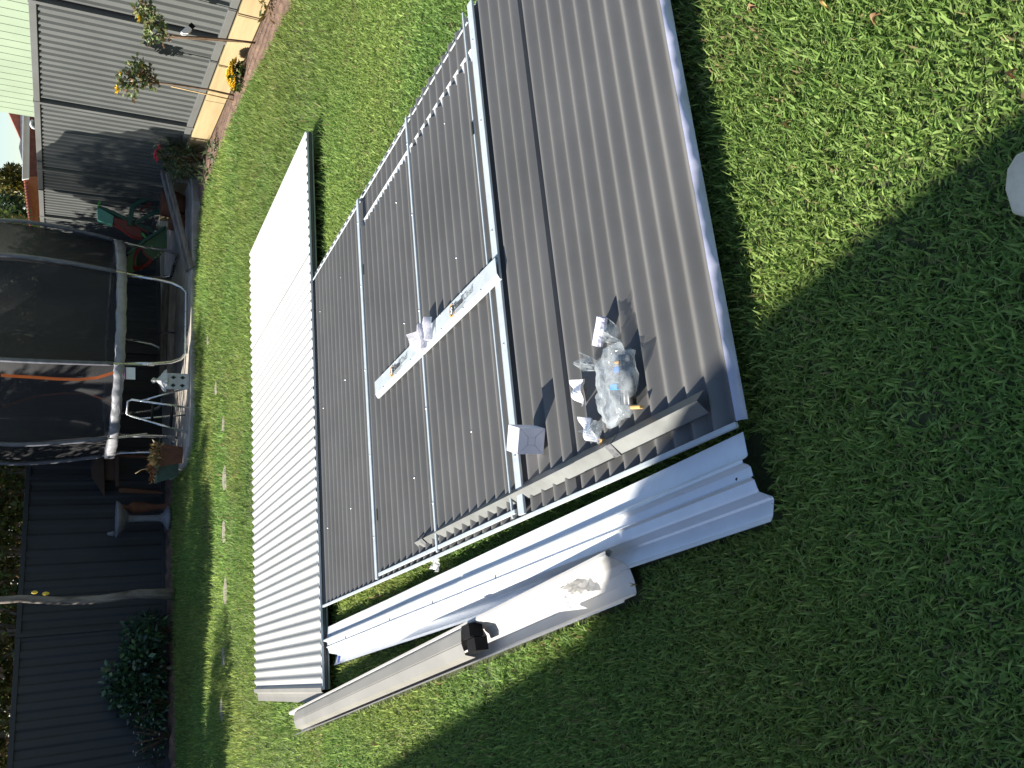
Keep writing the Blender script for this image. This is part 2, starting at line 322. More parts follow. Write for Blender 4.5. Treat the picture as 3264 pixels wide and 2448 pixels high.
# ------------------------------------------------------------ house to the left (its eave throws the shadow over the near lawn)
HE = 2.6; OFF = -Vector((SD.x, SD.y, 0)) / SD.z * HE
SH = [(-7.2, 12.0 - .35), (-3.3, 6.05), (-1.92, 4.0), (-.78, 2.25), (-.19, 1.93), (.13, 1.66), (.52, .94), (1.2, -.2), (2.2, -2.4)]
EV = [Vector((x, y, HE)) - OFF for x, y in SH]
hs = thing('brick_house', 'brown brick house with a deep eave on the left of the lawn', 'house', (-8, 2, 0))
hn = Vector((-.82, -.57, 0)).normalized()
mb = MB(); n = len(EV); TH = Vector((0, 0, .16))
top = [p + hn * 4.5 + Vector((0, 0, 1.7)) for p in EV]
mb.add([p for p in EV] + top, [(i, i + 1, n + i + 1, n + i) for i in range(n - 1)]); mb.build('roof', TILE_R, hs)
mb = MB(); 
for a, b in zip(EV[:-1], EV[1:]): mb.bar(a - Vector((0, 0, .07)), b - Vector((0, 0, .07)), .03, .14)
mb.build('fascia', WHITE, hs)
WL = [p + hn * .6 for p in EV]; mb = MB()
mb.add([Vector((p.x, p.y, -.02)) for p in WL] + [Vector((p.x, p.y, HE + .2)) for p in WL], [(i, i + 1, n + i + 1, n + i) for i in range(n - 1)]); mb.build('wall', mat('brown brick', (.24, .14, .09), .85, 0, .2, 9, bump=.3, bscale=30), hs)
def leaves(name, centers, n, size, cols, m, parent, flat=.9, droop=0., aspect=2.2, seed=1, shell=.35, quad=True):
    # centers: list of (x, y, z, rx, ry, rz); n leaves spread through those lobes
    r = np.random.RandomState(seed); cs = np.array(centers, float); vol = cs[:, 3] * cs[:, 4] * cs[:, 5]; k = r.choice(len(cs), n, p=vol / vol.sum())
    d = r.normal(size=(n, 3)); d /= np.linalg.norm(d, axis=1)[:, None]; rad = (shell + (1 - shell) * r.rand(n)) ** .6
    P = cs[k, :3] + d * rad[:, None] * cs[k, 3:]
    a = r.normal(size=(n, 3)) + d * .8; a[:, 2] -= droop; a /= np.linalg.norm(a, axis=1)[:, None]
    nn = r.normal(size=(n, 3)) * flat + np.array([0, 0, 1.]); s = np.cross(a, nn); s /= np.linalg.norm(s, axis=1)[:, None] + 1e-9
    L = size * r.uniform(.6, 1.3, n); W = L / aspect; up = np.cross(s, a)
    p0 = P; p1 = P + a * (L * .45)[:, None] + s * (W * .5)[:, None] + up * (W * .12)[:, None]; p2 = P + a * L[:, None]; p3 = P + a * (L * .45)[:, None] - s * (W * .5)[:, None] + up * (W * .12)[:, None]
    V = np.stack([p0, p1, p2, p3], 1).reshape(-1, 3); i = np.arange(n) * 4
    F = np.stack([np.stack([i, i + 1, i + 2], 1), np.stack([i, i + 2, i + 3], 1)], 1).reshape(-1, 3)
    cols = np.array(cols); c = cols[r.randint(0, len(cols), n)] * r.uniform(.65, 1.3, (n, 1))
    return link(name, raw_mesh(name, V, F, np.repeat(c, 4, 0)), m, parent)

# ------------------------------------------------------------ big wall panel lying on the lawn
Z = Vector((0, 0, 1))
def S(u, v, dz=0.0):                                 # u: left to right along the ribs, v: far to near
    return WB.lerp(WC, u).lerp(WA.lerp(WD, u), v) + Z * dz
def proj(p):
    q = Vector(p) - CAM; k = FPX / q.dot(FW); return 1632 - k * q.dot(UP), 2448 - (1224 + k * q.dot(RT))
def UV(px, py, dz=0.0):                              # where a photo position lies on the panel
    u = v = .5
    for _ in range(30):
        x, y = proj(S(u, v, dz)); e = 1e-4; xu, yu = proj(S(u + e, v, dz)); xv, yv = proj(S(u, v + e, dz))
        J = np.array([[(xu - x) / e, (xv - x) / e], [(yu - y) / e, (yv - y) / e]]); s = np.linalg.solve(J, np.array([px - x, py - y])); u += float(np.clip(s[0], -.3, .3)); v += float(np.clip(s[1], -.3, .3))
    return u, v
NP = 48; DEP = .028
def wave(x): q = math.cos(2 * math.pi * x); return .15 * q + .85 * math.asin(.99 * q) / math.asin(.99)
wp = thing('shed_wall_panel', 'large dark grey corrugated shed wall panel lying flat on the lawn', 'wall panel', S(.5, .5) - Z * .1)
def panel_sheet(name, u0, u1, v0, v1, dz, m, parent, u0b=None, u1b=None, seg=16):
    mb = MB(); n = int(round((v1 - v0) * NP * seg)); vs0 = []; vs1 = []
    for i in range(n + 1):
        t = i / n; v = v0 + (v1 - v0) * t; h = DEP / 2 * wave(v * NP)
        ua = u0 + ((u0b if u0b is not None else u0) - u0) * t; ub = u1 + ((u1b if u1b is not None else u1) - u1) * t
        vs0.append(S(ua, v, dz + h)); vs1.append(S(ub, v, dz + h))
    k = n + 1; mb.add(vs0 + vs1, [(i, k + i, k + i + 1, i + 1) for i in range(n)], True); return mb.build(name, m, parent, thick=.001)
uv = lambda x, y, dz=0: UV(x, y, dz)
vF1, vF2, vF3 = uv(1192, 1240)[1], uv(1382, 1240)[1], uv(1648, 1240)[1]; vL = uv(1795, 1240)[1]
print('u2', uv(1180, 606), 'v', vF1, vF2, vF3, vL, 'right edge', uv(1150, 740), uv(1545, 150), 'line2', uv(995, 907), uv(1368, 300), 'px->', uv(2361, 1343))
panel_sheet('corrugated_sheet', 0, 1, 0, vF1 + .02, 0, PAINT_G, wp)
panel_sheet('corrugated_sheet', 0, 1, vF1, vF2 + .02, .001, PAINT_G, wp)
vL = (math.floor(vL * NP) + .36) / NP
panel_sheet('corrugated_sheet', 0, 1, vF2, vL, .009, PAINT_G, wp)
panel_sheet('corrugated_sheet', 0, 1, vL - .012, 1, .0, PAINT_G, wp)
mb = MB(); q_ = .009 + DEP / 2 * wave(vL * NP); nv = (WA - WB).normalized()
mb.add([S(0, vL, q_), S(1, vL, q_), S(1, vL, q_ - .013) + nv * .006, S(0, vL, q_ - .013) + nv * .006], [(0, 3, 2, 1)]); mb.build('lap_lip', PAINT_G, wp)
# rolled near edge, its shaded sky reflection put into the lilac colour
FILM = mat('lilac sky sheen edge', (.40, .41, .52), .35, 0, .08, 6, bump=.1, bscale=15)
mb = MB()
def lip(u, t):
    a = t * 1.5; wv = .004 * math.sin(u * 41) + .003 * math.sin(u * 97 + 1) + .002 * math.sin(u * 230)
    return S(u, 1.0, DEP / 2) + (WA - WB).normalized() * (.016 * math.sin(a) + wv * t) + Z * (-.020 * (1 - math.cos(a)) - .004 * t + wv * t)
mb.grid(120, 6, lip); mb.build('edge_lip', FILM, wp, thick=.0008)
def strip(mb, a, b, wd, ht, dz, m=None, ext=0):      # flat bar on the panel between two photo positions
    p = S(*UV(*a, dz), dz); q = S(*UV(*b, dz), dz); mb.bar(p, q, wd, ht); return p, q
edge = lambda u, v0, v1, wd, ht, dz: MB().bar(S(u, v0, dz), S(u, v1, dz), wd, ht)
edge(-.004, 0, 1.0, .014, .012, .014).build('edge_channel', ZINC2, wp, bevel=.002)
edge(1.013, 0, 1.0, .006, .006, -.009).build('edge_channel', ZINC2, wp)
MB().bar(S(0, -.003, .012), S(1, -.003, .012), .02, .02).build('edge_channel', ZINC2, wp, bevel=.002)
u2 = uv(1180, 606)[0]
ends = mat('pale sheet end', (.55, .57, .57), .5, .2, .05, 9)
MB().bar(S(1.004, 0, -.0135), S(1.004, 1, -.0135), .036, .003).build('base_channel', ends, wp)
edge(u2, .0, vF3, .008, .006, .017).build('batten', ZINC2, wp, bevel=.002)
# the door frame resting on the panel
dp = thing('shed_door_panel', 'corrugated shed door with pale steel frame laid on the wall panel', 'door panel', S(.4, .5, .02))
ur0, ur1 = uv(1153, 735)[0], uv(1500, 231)[0]; ur = (ur0 + ur1) / 2
panel_sheet('corrugated_sheet', .012, ur, vF1, vF2, .019, PAINT_G, dp)
panel_sheet('corrugated_sheet', .012, ur, vF2, vF3, .020, PAINT_G, dp)
MB().bar(S(ur + .008, vF1, .0125), S(ur + .008, vF3, .0125), .05, .002).build('end_trim', ends, dp); edge(ur + .020, vF1, vF3, .005, .005, .015).build('end_lip', ends, dp)
MB().bar(S(.0, vF1, .036), S(u2, vF1, .036), .034, .010).build('stile', ZINC2, dp, bevel=.002)
MB().bar(S(.0, vF2, .037), S(u2 + .0, vF2, .037), .018, .009).build('stile', ZINC2, dp, bevel=.002)
MB().bar(S(.0, vF3, .030), S(u2 + .02, vF3, .030), .044, .010).build('stile', ZINC2, dp, bevel=.002)
MB().bar(S(.0, vF3 - .017, .034), S(u2 + .02, vF3 - .017, .034), .010, .008).build('stile', ZINC2, dp, bevel=.002)
MB().bar(S(.009, vF1 + .008, .035), S(.009, vF3 - .01, .035), .016, .008).build('end_rail', ZINC2, dp, bevel=.002)
SCREW = mat('bright screw head', (.75, .75, .75), .3, .8, .05, 30)
sc = MB().lathe((0, 0, 0), [(.0001, .004), (.004, .003), (.005, 0)], 8).mesh('screw')
sc.materials.append(SCREW)
for v, dz in ((vF1, .041), (vF3, .035), (vF2, .0415)):
    for u in (.1, .3, .52, .75, .93):
        o = bpy.data.objects.new('screw', sc); C.objects.link(o); o.parent = dp; o.matrix_parent_inverse = dp.matrix_world.inverted(); o.matrix_world = Matrix.Translation(S(u * u2, v, dz))
for v in (.06, .18, .30, .46, .62):
    for u in (.2, .55, .85):
        o = bpy.data.objects.new('screw', sc); C.objects.link(o); o.parent = wp; o.matrix_parent_inverse = wp.matrix_world.inverted(); o.matrix_world = Matrix.Translation(S(u + .03 * math.sin(v * 50), round(v * NP) / NP, DEP / 2 - .0015 + (.0195 if vF1 < v < vF3 else 0)))
HATCH = mat('dark slot', (.02, .025, .02), .7)
for px in ((1166, 860), (1554, 357), (1210, 1640)):
    u, v = uv(*px, .03); v = v if px[0] != 1554 else vF3 - .017
    MB().bar(S(u - .014, v, .043), S(u + .014, v, .043), .010, .004).build('vent_slot', HATCH, dp)
# diagonal brace with printed lettering
B0, B1 = S(*UV(1196, 1244, .055), .055), S(*UV(1582, 854, .055), .055); bx = (B1 - B0).normalized(); by = Z.cross(bx).normalized(); bz = bx.cross(by)
br = thing('brace_channel', 'pale steel diagonal brace printed twice with maker lettering across the door', 'brace', (B0 + B1) / 2)
BW = .085; mb = MB()
prof = [(-BW * .5, -.018), (-BW * .49, -.009), (-BW * .26, .001), (BW * .5, .0), (BW * .5, -.012)]
mb.add([B0 + by * s + bz * z for s, z in prof] + [B1 + by * s + bz * z for s, z in prof], [(i, 5 + i, 6 + i, i + 1) for i in range(4)]); mb.build('channel', ZINC2, br, thick=.0015)
INK = mat('dark grey print', (.055, .06, .065), .6); INK2 = mat('light grey print', (.20, .22, .23), .6); ORNG = mat('orange print', (.75, .36, .03), .6)
def text(name, s, size, m, parent, o, x, y, bold=0.0, shear=0):
    cu = bpy.data.curves.new(name, 'FONT'); cu.body = s; cu.size = size; cu.offset = bold; cu.extrude = .0003; cu.shear = shear; cu.resolution_u = 3
    ob = bpy.data.objects.new(name, cu); C.objects.link(ob); dg = bpy.context.evaluated_depsgraph_get(); me = bpy.data.meshes.new_from_object(ob.evaluated_get(dg))
    bpy.data.objects.remove(ob); me.materials.clear(); z = x.cross(y)
    wmax = max((v.co.x for v in me.vertices), default=0)
    me.transform(Matrix(((x.x, y.x, z.x, o.x), (x.y, y.y, z.y, o.y), (x.z, y.z, z.z, o.z), (0, 0, 0, 1)))); link(name, me, m, parent); return wmax
def arc(c, x, y, r0, r1, a0, a1, n=20):
    mb = MB(); vs = []
    for i in range(n + 1):
        a = a0 + (a1 - a0) * i / n; e = x * math.cos(a) + y * math.sin(a); vs += [c + e * r0, c + e * r1]
    return mb.add(vs, [(2 * i, 2 * i + 1, 2 * i + 3, 2 * i + 2) for i in range(n)])
for px in ((1250, 1186), (1441, 994)):
    u, v = UV(*px, .057); c = S(u, v, .057); t0 = (c - B0).dot(bx); c = B0 + bx * t0 + bz * .0035 + by * .006
    arc(c, bx, by, .022, .027, R(60), R(330)).build('logo_ring', ORNG, br); arc(c, bx, by, .0003, .020, 0, R(360)).build('logo_disc', INK, br)
    text('logo_letter', 'S', .034, WHITE, br, c - bx * .010 - by * .012 + bz * .0015, bx, by, .0015, .2)
    wv = text('lettering', 'Steel', .042, INK, br, c + bx * .026 - by * .010 + bz * .0005, bx, by, .0014)
    text('lettering', 'Chief', .042, INK2, br, c + bx * (.029 + wv) - by * .010 + bz * .0005, bx, by, .0)
    for r_, l_ in ((.019, .095), (.026, .075)): MB().bar(c + bx * .03 - by * r_ + bz * .0012, c + bx * (.03 + l_) - by * r_ + bz * .0012, .0022, .0005).build('fine_print_line', INK2, br)
for s in (.09, .22, .36, .62, .78, .9):
    for e in (-.3, .46):
        o = bpy.data.objects.new('screw', sc); C.objects.link(o); o.parent = br; o.matrix_parent_inverse = br.matrix_world.inverted(); o.matrix_world = Matrix.Translation(B0.lerp(B1, s) + by * BW * e)

# ------------------------------------------------------------ white roof sheets behind
rz = .088
R0, R1, R2, R3 = [p + Z * rz for p in RF]            # near right, far right, far left, near left
rs = thing('roof_sheet_stack', 'off white corrugated roof sheets lying behind the dark wall panel', 'roof sheets', (RF[0] + RF[2]) / 2)
NR = 54
def rsheet(t0, t1, dz, m=OFFW, name='corrugated_sheet', sl=0.0):
    corrugated(name, R3.lerp(R0, t0) + Z * dz, R3.lerp(R0, t1) + Z * dz, R2.lerp(R1, t0) + Z * (dz + sl), R2.lerp(R1, t1) + Z * (dz + sl), round((t1 - t0) * NR), .0155, m, rs, Z, 'sine', 12)
for i in range(4): rsheet(i * .25 + (.0 if i == 0 else -.0), i * .25 + .25, .0022 * (i % 2))
MB().bar(R3 - Z * .004, R0 - Z * .004, .012, .014).build('edge_channel', ZINC2, rs, bevel=.003)
MB().bar(R3 - Z * .021 + Vector((0, .006, 0)), R0 - Z * .021 + Vector((0, .006, 0)), .016, .014).build('lower_sheet_edge', PAINT_D, rs)
MB().bar(R3 - Z * .036, R0 - Z * .036, .016, .010).build('edge_channel', mat('green grey channel', (.22, .25, .20), .5, .2, .1, 10), rs, bevel=.002)
rsheet(0, 1, -.034, PAINT_D, 'lower_sheet')
lf = (R3 - R0).normalized()
mb = MB(); prof = [(-.012, .010), (.012, .008), (.022, -.016), (.045, -.020), (.075, -.022), (.076, -.035)]
mb.add([R3 + lf * s + Z * z for s, z in prof] + [R2 + lf * s + Z * z for s, z in prof], [(i, i + 1, 6 + i + 1, 6 + i) for i in range(5)]); mb.build('barge_trim', BEIGE, rs, thick=.0012)
mb = MB(); rb = (R2 - R3).normalized()
mb.bar(R2.lerp(R1, .33) + rb * .07 - Z * .04, R2.lerp(R1, .56) + rb * .05 - Z * .04, .10, .012); tag(mb.build('grey_flashing', mat('blue grey paint', (.22, .25, .28), .4), None, bevel=.002), 'narrow blue grey flashing strip sticking out behind the white roof sheets', 'flashing')

# ------------------------------------------------------------ angle trims on the panel, taped together
a0, a1 = S(*UV(902 * K, 1172 * K, .03), .012), S(*UV(1518 * K, 866 * K, .03), .012); ax = (a1 - a0).normalized(); ay = Z.cross(ax).normalized()   # ay points to the right
TRIM = mat('grey green trim', (.17, .175, .165), .38, .1, .08, 8)
an = thing('angle_trim', 'grey folded angle trims taped together on the left of the wall panel', 'metal trim', (a0 + a1) / 2)
for k, (s0, s1, dz) in enumerate(((0, .80, .0), (.70, 1.0, .003))):
    mb = MB(); p, q = a0.lerp(a1, s0), a0.lerp(a1, s1); pr = [(-.033, .007), (-.030, .004), (.000, .034), (.030, .004)]
    mb.add([p + ay * s + Z * (z + dz) for s, z in pr] + [q + ay * s + Z * (z + dz) for s, z in pr], [(i, 4 + i, 5 + i, i + 1) for i in range(3)]); mb.build('angle', TRIM, an, thick=.0012)
for s in (.045, .795):
    mb = MB(); p, q = a0.lerp(a1, s - .008), a0.lerp(a1, s + .008); pr = [(-.034, .008), (.000, .0385), (.031, .006)]
    mb.add([p + ay * s_ + Z * (z + .001) for s_, z in pr] + [q + ay * s_ + Z * (z + .001) for s_, z in pr], [(i, 3 + i, 4 + i, i + 1) for i in range(2)]); mb.build('tape', mat('clear tape', (.16, .155, .15), .12, .0, .3, 60, spec=.8), an, thick=.0008)

# ------------------------------------------------------------ galvanised flashing on the grass
def extruded(name, prof, p0, p1, side, m, parent, thick=.0012, nseg=1, sag=None, lift=-.008):
    mb = MB(); k = len(prof)
    rows = []
    for j in range(nseg + 1):
        t = j / nseg; b = p0.lerp(p1, t); rows += [b + side * s + Z * (z + lift + (sag(t, s) if sag else 0)) for s, z in prof]
    mb.add(rows, [(j * k + i, (j + 1) * k + i, (j + 1) * k + i + 1, j * k + i + 1) for j in range(nseg) for i in range(k - 1)])
    return mb.build(name, m, parent, thick=thick)
n0, f0 = G(1618 * K, 933 * K, .038), G(712 * K, 1355 * K, .038); n0.z = f0.z = 0; fx = (n0 - f0).normalized(); fs = fx.cross(Z)          # side vector pointing left
if fs.x > 0: fs = -fs
zf = thing('galvanised_flashing', 'long bright galvanised steel flashing with folded ridges on the grass', 'flashing', (n0 + f0) / 2)
FP = [(0, .060), (.058, .063), (.064, .070), (.070, .084), (.076, .085), (.081, .070), (.086, .064), (.108, .064), (.112, .072), (.117, .064), (.140, .060), (.146, .058), (.158, .020), (.165, .016), (.205, .030), (.218, .040)]
extruded('flashing_sheet', FP, f0.lerp(n0, .0), f0.lerp(n0, .56), fs, ZINC, zf, nseg=6, sag=lambda t, s: .003 * math.sin(t * 9 + s * 20))
extruded('flashing_sheet', [(s * 1.0, z + .0025) for s, z in FP], f0.lerp(n0, .54), n0, fs, ZINC, zf, nseg=6, sag=lambda t, s: .002 * math.sin(t * 7 + s * 30))
BLUE = mat('blue marker', (.10, .14, .40), .5)
for s0 in (.012, .17): MB().bar(f0.lerp(n0, .022) + fs * s0 + Z * (.046 if s0 < .1 else .018), f0.lerp(n0, .022) + fs * (s0 + .042) + Z * (.058 if s0 < .1 else .027), .025, .003).build('blue_mark', BLUE, zf)
hole = MB().lathe((0, 0, 0), [(.0001, .001), (.007, .001), (.0075, 0)], 10, 1, .6).mesh('rivet_hole'); hole.materials.append(HATCH)
for t in (.10, .3, .45, .62, .985):
    o = bpy.data.objects.new('rivet_hole', hole); C.objects.link(o); o.parent = zf; o.matrix_parent_inverse = zf.matrix_world.inverted(); o.matrix_world = Matrix.Translation(f0.lerp(n0, t) + fs * .098 + Z * .058)

# ------------------------------------------------------------ gutters
g0, g1 = G(690 * K, 1497 * K, .05), G(1300 * K, 1202 * K, .06); g0 = G(637 * K, 1535 * K, .06); g0.z = g1.z = 0
gx = (g1 - g0).normalized(); gs = gx.cross(Z)
if gs.x > 0: gs = -gs
gt = thing('gutter', 'long white lined roof gutter lying open on the grass', 'gutter', (g0 + g1) / 2)
GP = [(.016, .074), (.006, .070), (0, .078), (.004, .092), (.014, .094), (.020, .086), (.026, .064), (.040, .036), (.062, .020), (.095, .014), (.128, .016), (.136, .022), (.146, .062), (.152, .066)]
e1 = g1 + gx * .08
extruded('outer_gutter', GP, g0, e1, gs, GUTIN, gt, nseg=2, lift=.006)
# upturned second gutter lying in the first
GQ = [(.020, .092), (.030, .104), (.072, .110), (.075, .106), (.078, .110), (.120, .100), (.132, .060)]
ig = thing('inner_gutter', 'upturned beige gutter lying inside the white lined gutter', 'gutter', g0.lerp(g1, .35))
extruded('gutter_shell', GQ, g0.lerp(g1, .05), g0.lerp(g1, .75), gs, BEIGE, ig, nseg=2, lift=.006)
c = g0.lerp(g1, .768) + Z * .006
mb = MB(); mb.box(c + gs * .045 + Z * .090, gx * .034, gs * .025, Z * .028); e = mb.build('stop_end', BLACKP, ig)
mb = MB(); mb.box(c + gx * .006 + gs * .098 + Z * .080, gx * .036, gs * .024, Z * .026); mb.build('stop_end', BLACKP, ig)

# ------------------------------------------------------------ small things on the panel and gutter
def fbm(x, y, z=0):
    return (math.sin(x * 1.7 + 2.1 * math.sin(y * 1.3 + z)) + math.sin(y * 2.3 + 1.7 * math.sin(x * 1.9 - z)) + .6 * math.sin(4.1 * x + 3.3 * y + z * 2)) / 2.6
def plastic(name, col=(.85, .90, .95), clear=.5, rough=.12, milky=.5):
    m = bpy.data.materials.new(name); m.use_nodes = True; t = m.node_tree; b = t.nodes['Principled BSDF']; out = t.nodes['Material Output']
    b.inputs['Base Color'].default_value = (*col, 1); b.inputs['Roughness'].default_value = rough; b.inputs['Specular IOR Level'].default_value = .8
    n = node(t, 'ShaderNodeTexNoise'); n.inputs['Scale'].default_value = 35; n.inputs['Detail'].default_value = 4; tc = node(t, 'ShaderNodeTexCoord'); t.links.new(tc.outputs['Object'], n.inputs['Vector'])
    bp = node(t, 'ShaderNodeBump'); bp.inputs['Strength'].default_value = .5; bp.inputs['Distance'].default_value = .004; t.links.new(n.outputs['Fac'], bp.inputs['Height']); t.links.new(bp.outputs[0], b.inputs['Normal'])
    tr = node(t, 'ShaderNodeBsdfTransparent'); tl = node(t, 'ShaderNodeBsdfTranslucent'); tl.inputs['Color'].default_value = (*col, 1)
    m1 = node(t, 'ShaderNodeMixShader'); m1.inputs[0].default_value = milky; t.links.new(b.outputs[0], m1.inputs[1]); t.links.new(tl.outputs[0], m1.inputs[2])
    mr = node(t, 'ShaderNodeMapRange'); mr.inputs['From Min'].default_value = .3; mr.inputs['From Max'].default_value = .7; mr.inputs['To Min'].default_value = max(0, clear - .18); mr.inputs['To Max'].default_value = min(1, clear + .18)
    t.links.new(n.outputs['Fac'], mr.inputs['Value'])
    m2 = node(t, 'ShaderNodeMixShader'); t.links.new(mr.outputs[0], m2.inputs[0]); t.links.new(m1.outputs[0], m2.inputs[1]); t.links.new(tr.outputs[0], m2.inputs[2]); t.links.new(m2.outputs[0], out.inputs[0])
    return m
BAGM = plastic('clear plastic bag', (.66, .72, .75), .68, .10, .25); BUBM = plastic('bubble wrap', (.88, .86, .90), .18, .25, .4); FILMW = plastic('white film', (.9, .9, .9), .12, .35, .4)
# white carton
q0, q1 = S(*UV(1738, 1365, .018), .018), S(*UV(1731, 1448, .018), .018); cx = (q1 - q0); cw = cx.length; cx.normalize(); cy = Z.cross(cx)
if cy.y < 0: cy = -cy
CH, CDp = .098, .075; bc = (q0 + q1) / 2 + cy * CDp / 2
bo = thing('white_carton', 'small white cardboard carton standing on the dark wall panel', 'carton', bc)
MB().box(bc + Z * CH / 2, cx * cw / 2, cy * CDp / 2, Z * CH / 2).build('carton_body', CARD, bo, bevel=.001)
fo = q0 - cy * .0006
fl = lambda a, b: fo + cx * (a * cw) + Z * (b * CH)
for pts in ([(0, 0), (1, 0), (.66, .36), (.34, .36)], [(0, 1), (1, 1), (.66, .64), (.34, .64)], [(0, 0), (0, 1), (.33, .64), (.33, .36)], [(1, 0), (1, 1), (.67, .64), (.67, .36)], [(.34, .37), (.66, .37), (.66, .63), (.34, .63)]):
    c = sum((fl(*p) for p in pts), Vector()) / len(pts); mb = MB(); mb.prism([c + (fl(*p) - c) * .96 for p in pts], -cy * .0015); mb.build('end_flap', CARD, bo)
# bag of parcels
def SP(px, py, dz=.01): return S(*UV(px, py, dz), dz)
pc = lambda x, y, dz=.01: SP(1600 + x / 2.765, 900 + y / 2.765, dz)
bgc = pc(1085, 900, .01); rx = (pc(1010, 500) - pc(1010, 1250)); LX = rx.length / 2; rx.normalize(); ry = Z.cross(rx).normalized()
bag = thing('plastic_bag', 'crumpled clear plastic bag of fixings lying on the wall panel', 'plastic bag', bgc)
mb = MB()
def bagf(u, v, k=1.0):
    a = u * 2 * math.pi; b = (v - .5) * math.pi; r = .92 + .20 * fbm(2 * math.cos(a) + 1, 2 * math.sin(a), 3 * v) + .10 * abs(fbm(4 * math.cos(a), 4 * math.sin(a) + v * 3, 3))
    x = math.cos(b) * math.cos(a) * r; y = math.cos(b) * math.sin(a) * r; z = math.sin(b) * (1 + .35 * fbm(5 * x, 5 * y, 1))
    x = math.copysign(abs(x) ** .8, x)
    return bgc + rx * (x * LX * k) + ry * (y * .095 * k) + Z * max(.004, abs(.030 + z * .034 * k + .010 * abs(fbm(9 * x, 7 * y, 2))))
mb.grid(44, 20, bagf, True); mb.build('bag_film', BAGM, bag)
def knot(p, d, l, w):
    mb = MB(); s = d.cross(Z).normalized()
    mb.grid(8, 10, lambda u, v: p + d * (v * l) + s * ((u - .5) * w * (.35 + .9 * v)) + Z * (.02 + .03 * v + .018 * math.sin(u * 9 + v * 4)), False); mb.build('bag_neck', BAGM, bag)
knot(pc(900, 760), (pc(690, 660) - pc(900, 760)).normalized(), .07, .05); knot(pc(1060, 520), (pc(1000, 430) - pc(1060, 540)).normalized(), .05, .07); knot(pc(920, 1230), (pc(880, 1380) - pc(920, 1230)).normalized(), .055, .08)
BOLT = mat('dark steel bundle', (.05, .05, .055), .4, .6, .3, 60)
mb = MB(); 
for k in range(5): mb.tube([pc(1060 + k * 14, 640, .034 + .008 * (k % 2)), pc(1080 + k * 18, 1080, .034 + .008 * (k % 2))], .012, 8)
mb.build('fixing_bundle', BOLT, bag)
for (x, y, w_, h_, col, nm) in ((1040, 765, .05, .016, (.05, .18, .50), 'blue_label'), (1000, 920, .035, .018, (.08, .35, .62), 'blue_label'), (1060, 700, .06, .009, (.55, .33, .12), 'tape_band'), (1190, 1100, .045, .010, (.55, .33, .12), 'tape_band')):
    MB().box(pc(x, y, .036), ry * w_ / 2, rx * h_ / 2, Z * .008).build(nm, mat(nm, col, .5), bag, bevel=.003)
def card(name, label, pts, m, dz, fold=.02, cat='card', spark=0):
    P = [pc(x, y, dz) for x, y in pts]; mb = MB(); n = 10
    def fn(u, v):
        p = P[0].lerp(P[1], u).lerp(P[3].lerp(P[2], u), v); return p + Z * (fold * abs(math.sin(u * 3.3 + .4)) + .006 * math.sin(v * 8 + u * 5))
    mb.grid(n, n, fn, False); o = mb.build(name, m, None, thick=.003); return tag(o, label, cat)
LIL = mat('white lilac card', (.70, .68, .80), .6, 0, .06, 12); WCARD = mat('bright white card', (.85, .84, .86), .6, 0, .03, 12)
mb = MB(); p0, p1 = pc(905, 310, .03), pc(860, 560, .03); d = (p1 - p0).normalized(); sd = d.cross(Z).normalized()
mb.grid(10, 8, lambda u, v: p0.lerp(p1, v) + sd * (math.cos(u * 2 * math.pi) * .017 * (1 + .12 * math.sin(v * 11 + u * 8))) + Z * (math.sin(u * 2 * math.pi) * .017 + .008), False); tag(mb.build('paper_parcel', LIL, None), 'lilac white paper parcel at the far right end of the plastic bag', 'parcel')
card('folded_card', 'bright white folded card against the far side of the plastic bag', [(640, 870), (740, 850), (740, 1100), (665, 1000)], WCARD, .02, .022)
card('folded_card', 'white folded card tapering under the left end of the plastic bag', [(708, 1180), (800, 1200), (880, 1420), (770, 1380)], WCARD, .02, .02)
mb = MB(); mb.box(pc(880, 1415, .02), rx * .012, ry * .012, Z * .008); tag(mb.build('cork_piece', mat('tan card', (.50, .30, .12), .7), None, bevel=.002), 'small tan piece by the angle trim beside the bag', 'packing piece')
# bubble wrap on the brace
bw = thing('bubble_wrap', 'crumpled bubble wrap roll resting on the steel brace', 'bubble wrap', B0.lerp(B1, .4))
b3 = lambda x, y, dz=.06: S(*UV(1100 + x / 2.765, 850 + y / 2.765, dz), dz)
def arch(p0, p1, wdt, hgt, nm):
    mb = MB(); d = (p1 - p0); sx = d.cross(Z).normalized()
    mb.grid(22, 14, lambda u, v: p0 + d * v + sx * ((u - .5) * wdt * (1 + .1 * math.sin(v * 9))) + Z * (hgt * math.sin(math.pi * (.08 + .86 * u)) + .0025 * (math.sin(u * 60) * math.sin(v * 70)) + .004 * math.sin(v * 6)), True); return mb.build(nm, BUBM, bw, thick=.002)
arch(b3(770, 450), b3(770, 650), .040, .040, 'wrap_fold'); arch(b3(690, 510), b3(715, 730), .034, .028, 'wrap_fold')
mb = MB(); q = [b3(550, 600), b3(680, 560), b3(690, 750), b3(600, 740)]
mb.grid(16, 16, lambda u, v: q[0].lerp(q[1], u).lerp(q[3].lerp(q[2], u), v) + Z * (.004 + .006 * abs(fbm(u * 9, v * 9)) + .0015 * math.sin(u * 50) * math.sin(v * 50)), True); mb.build('wrap_sheet', BUBM, bw)
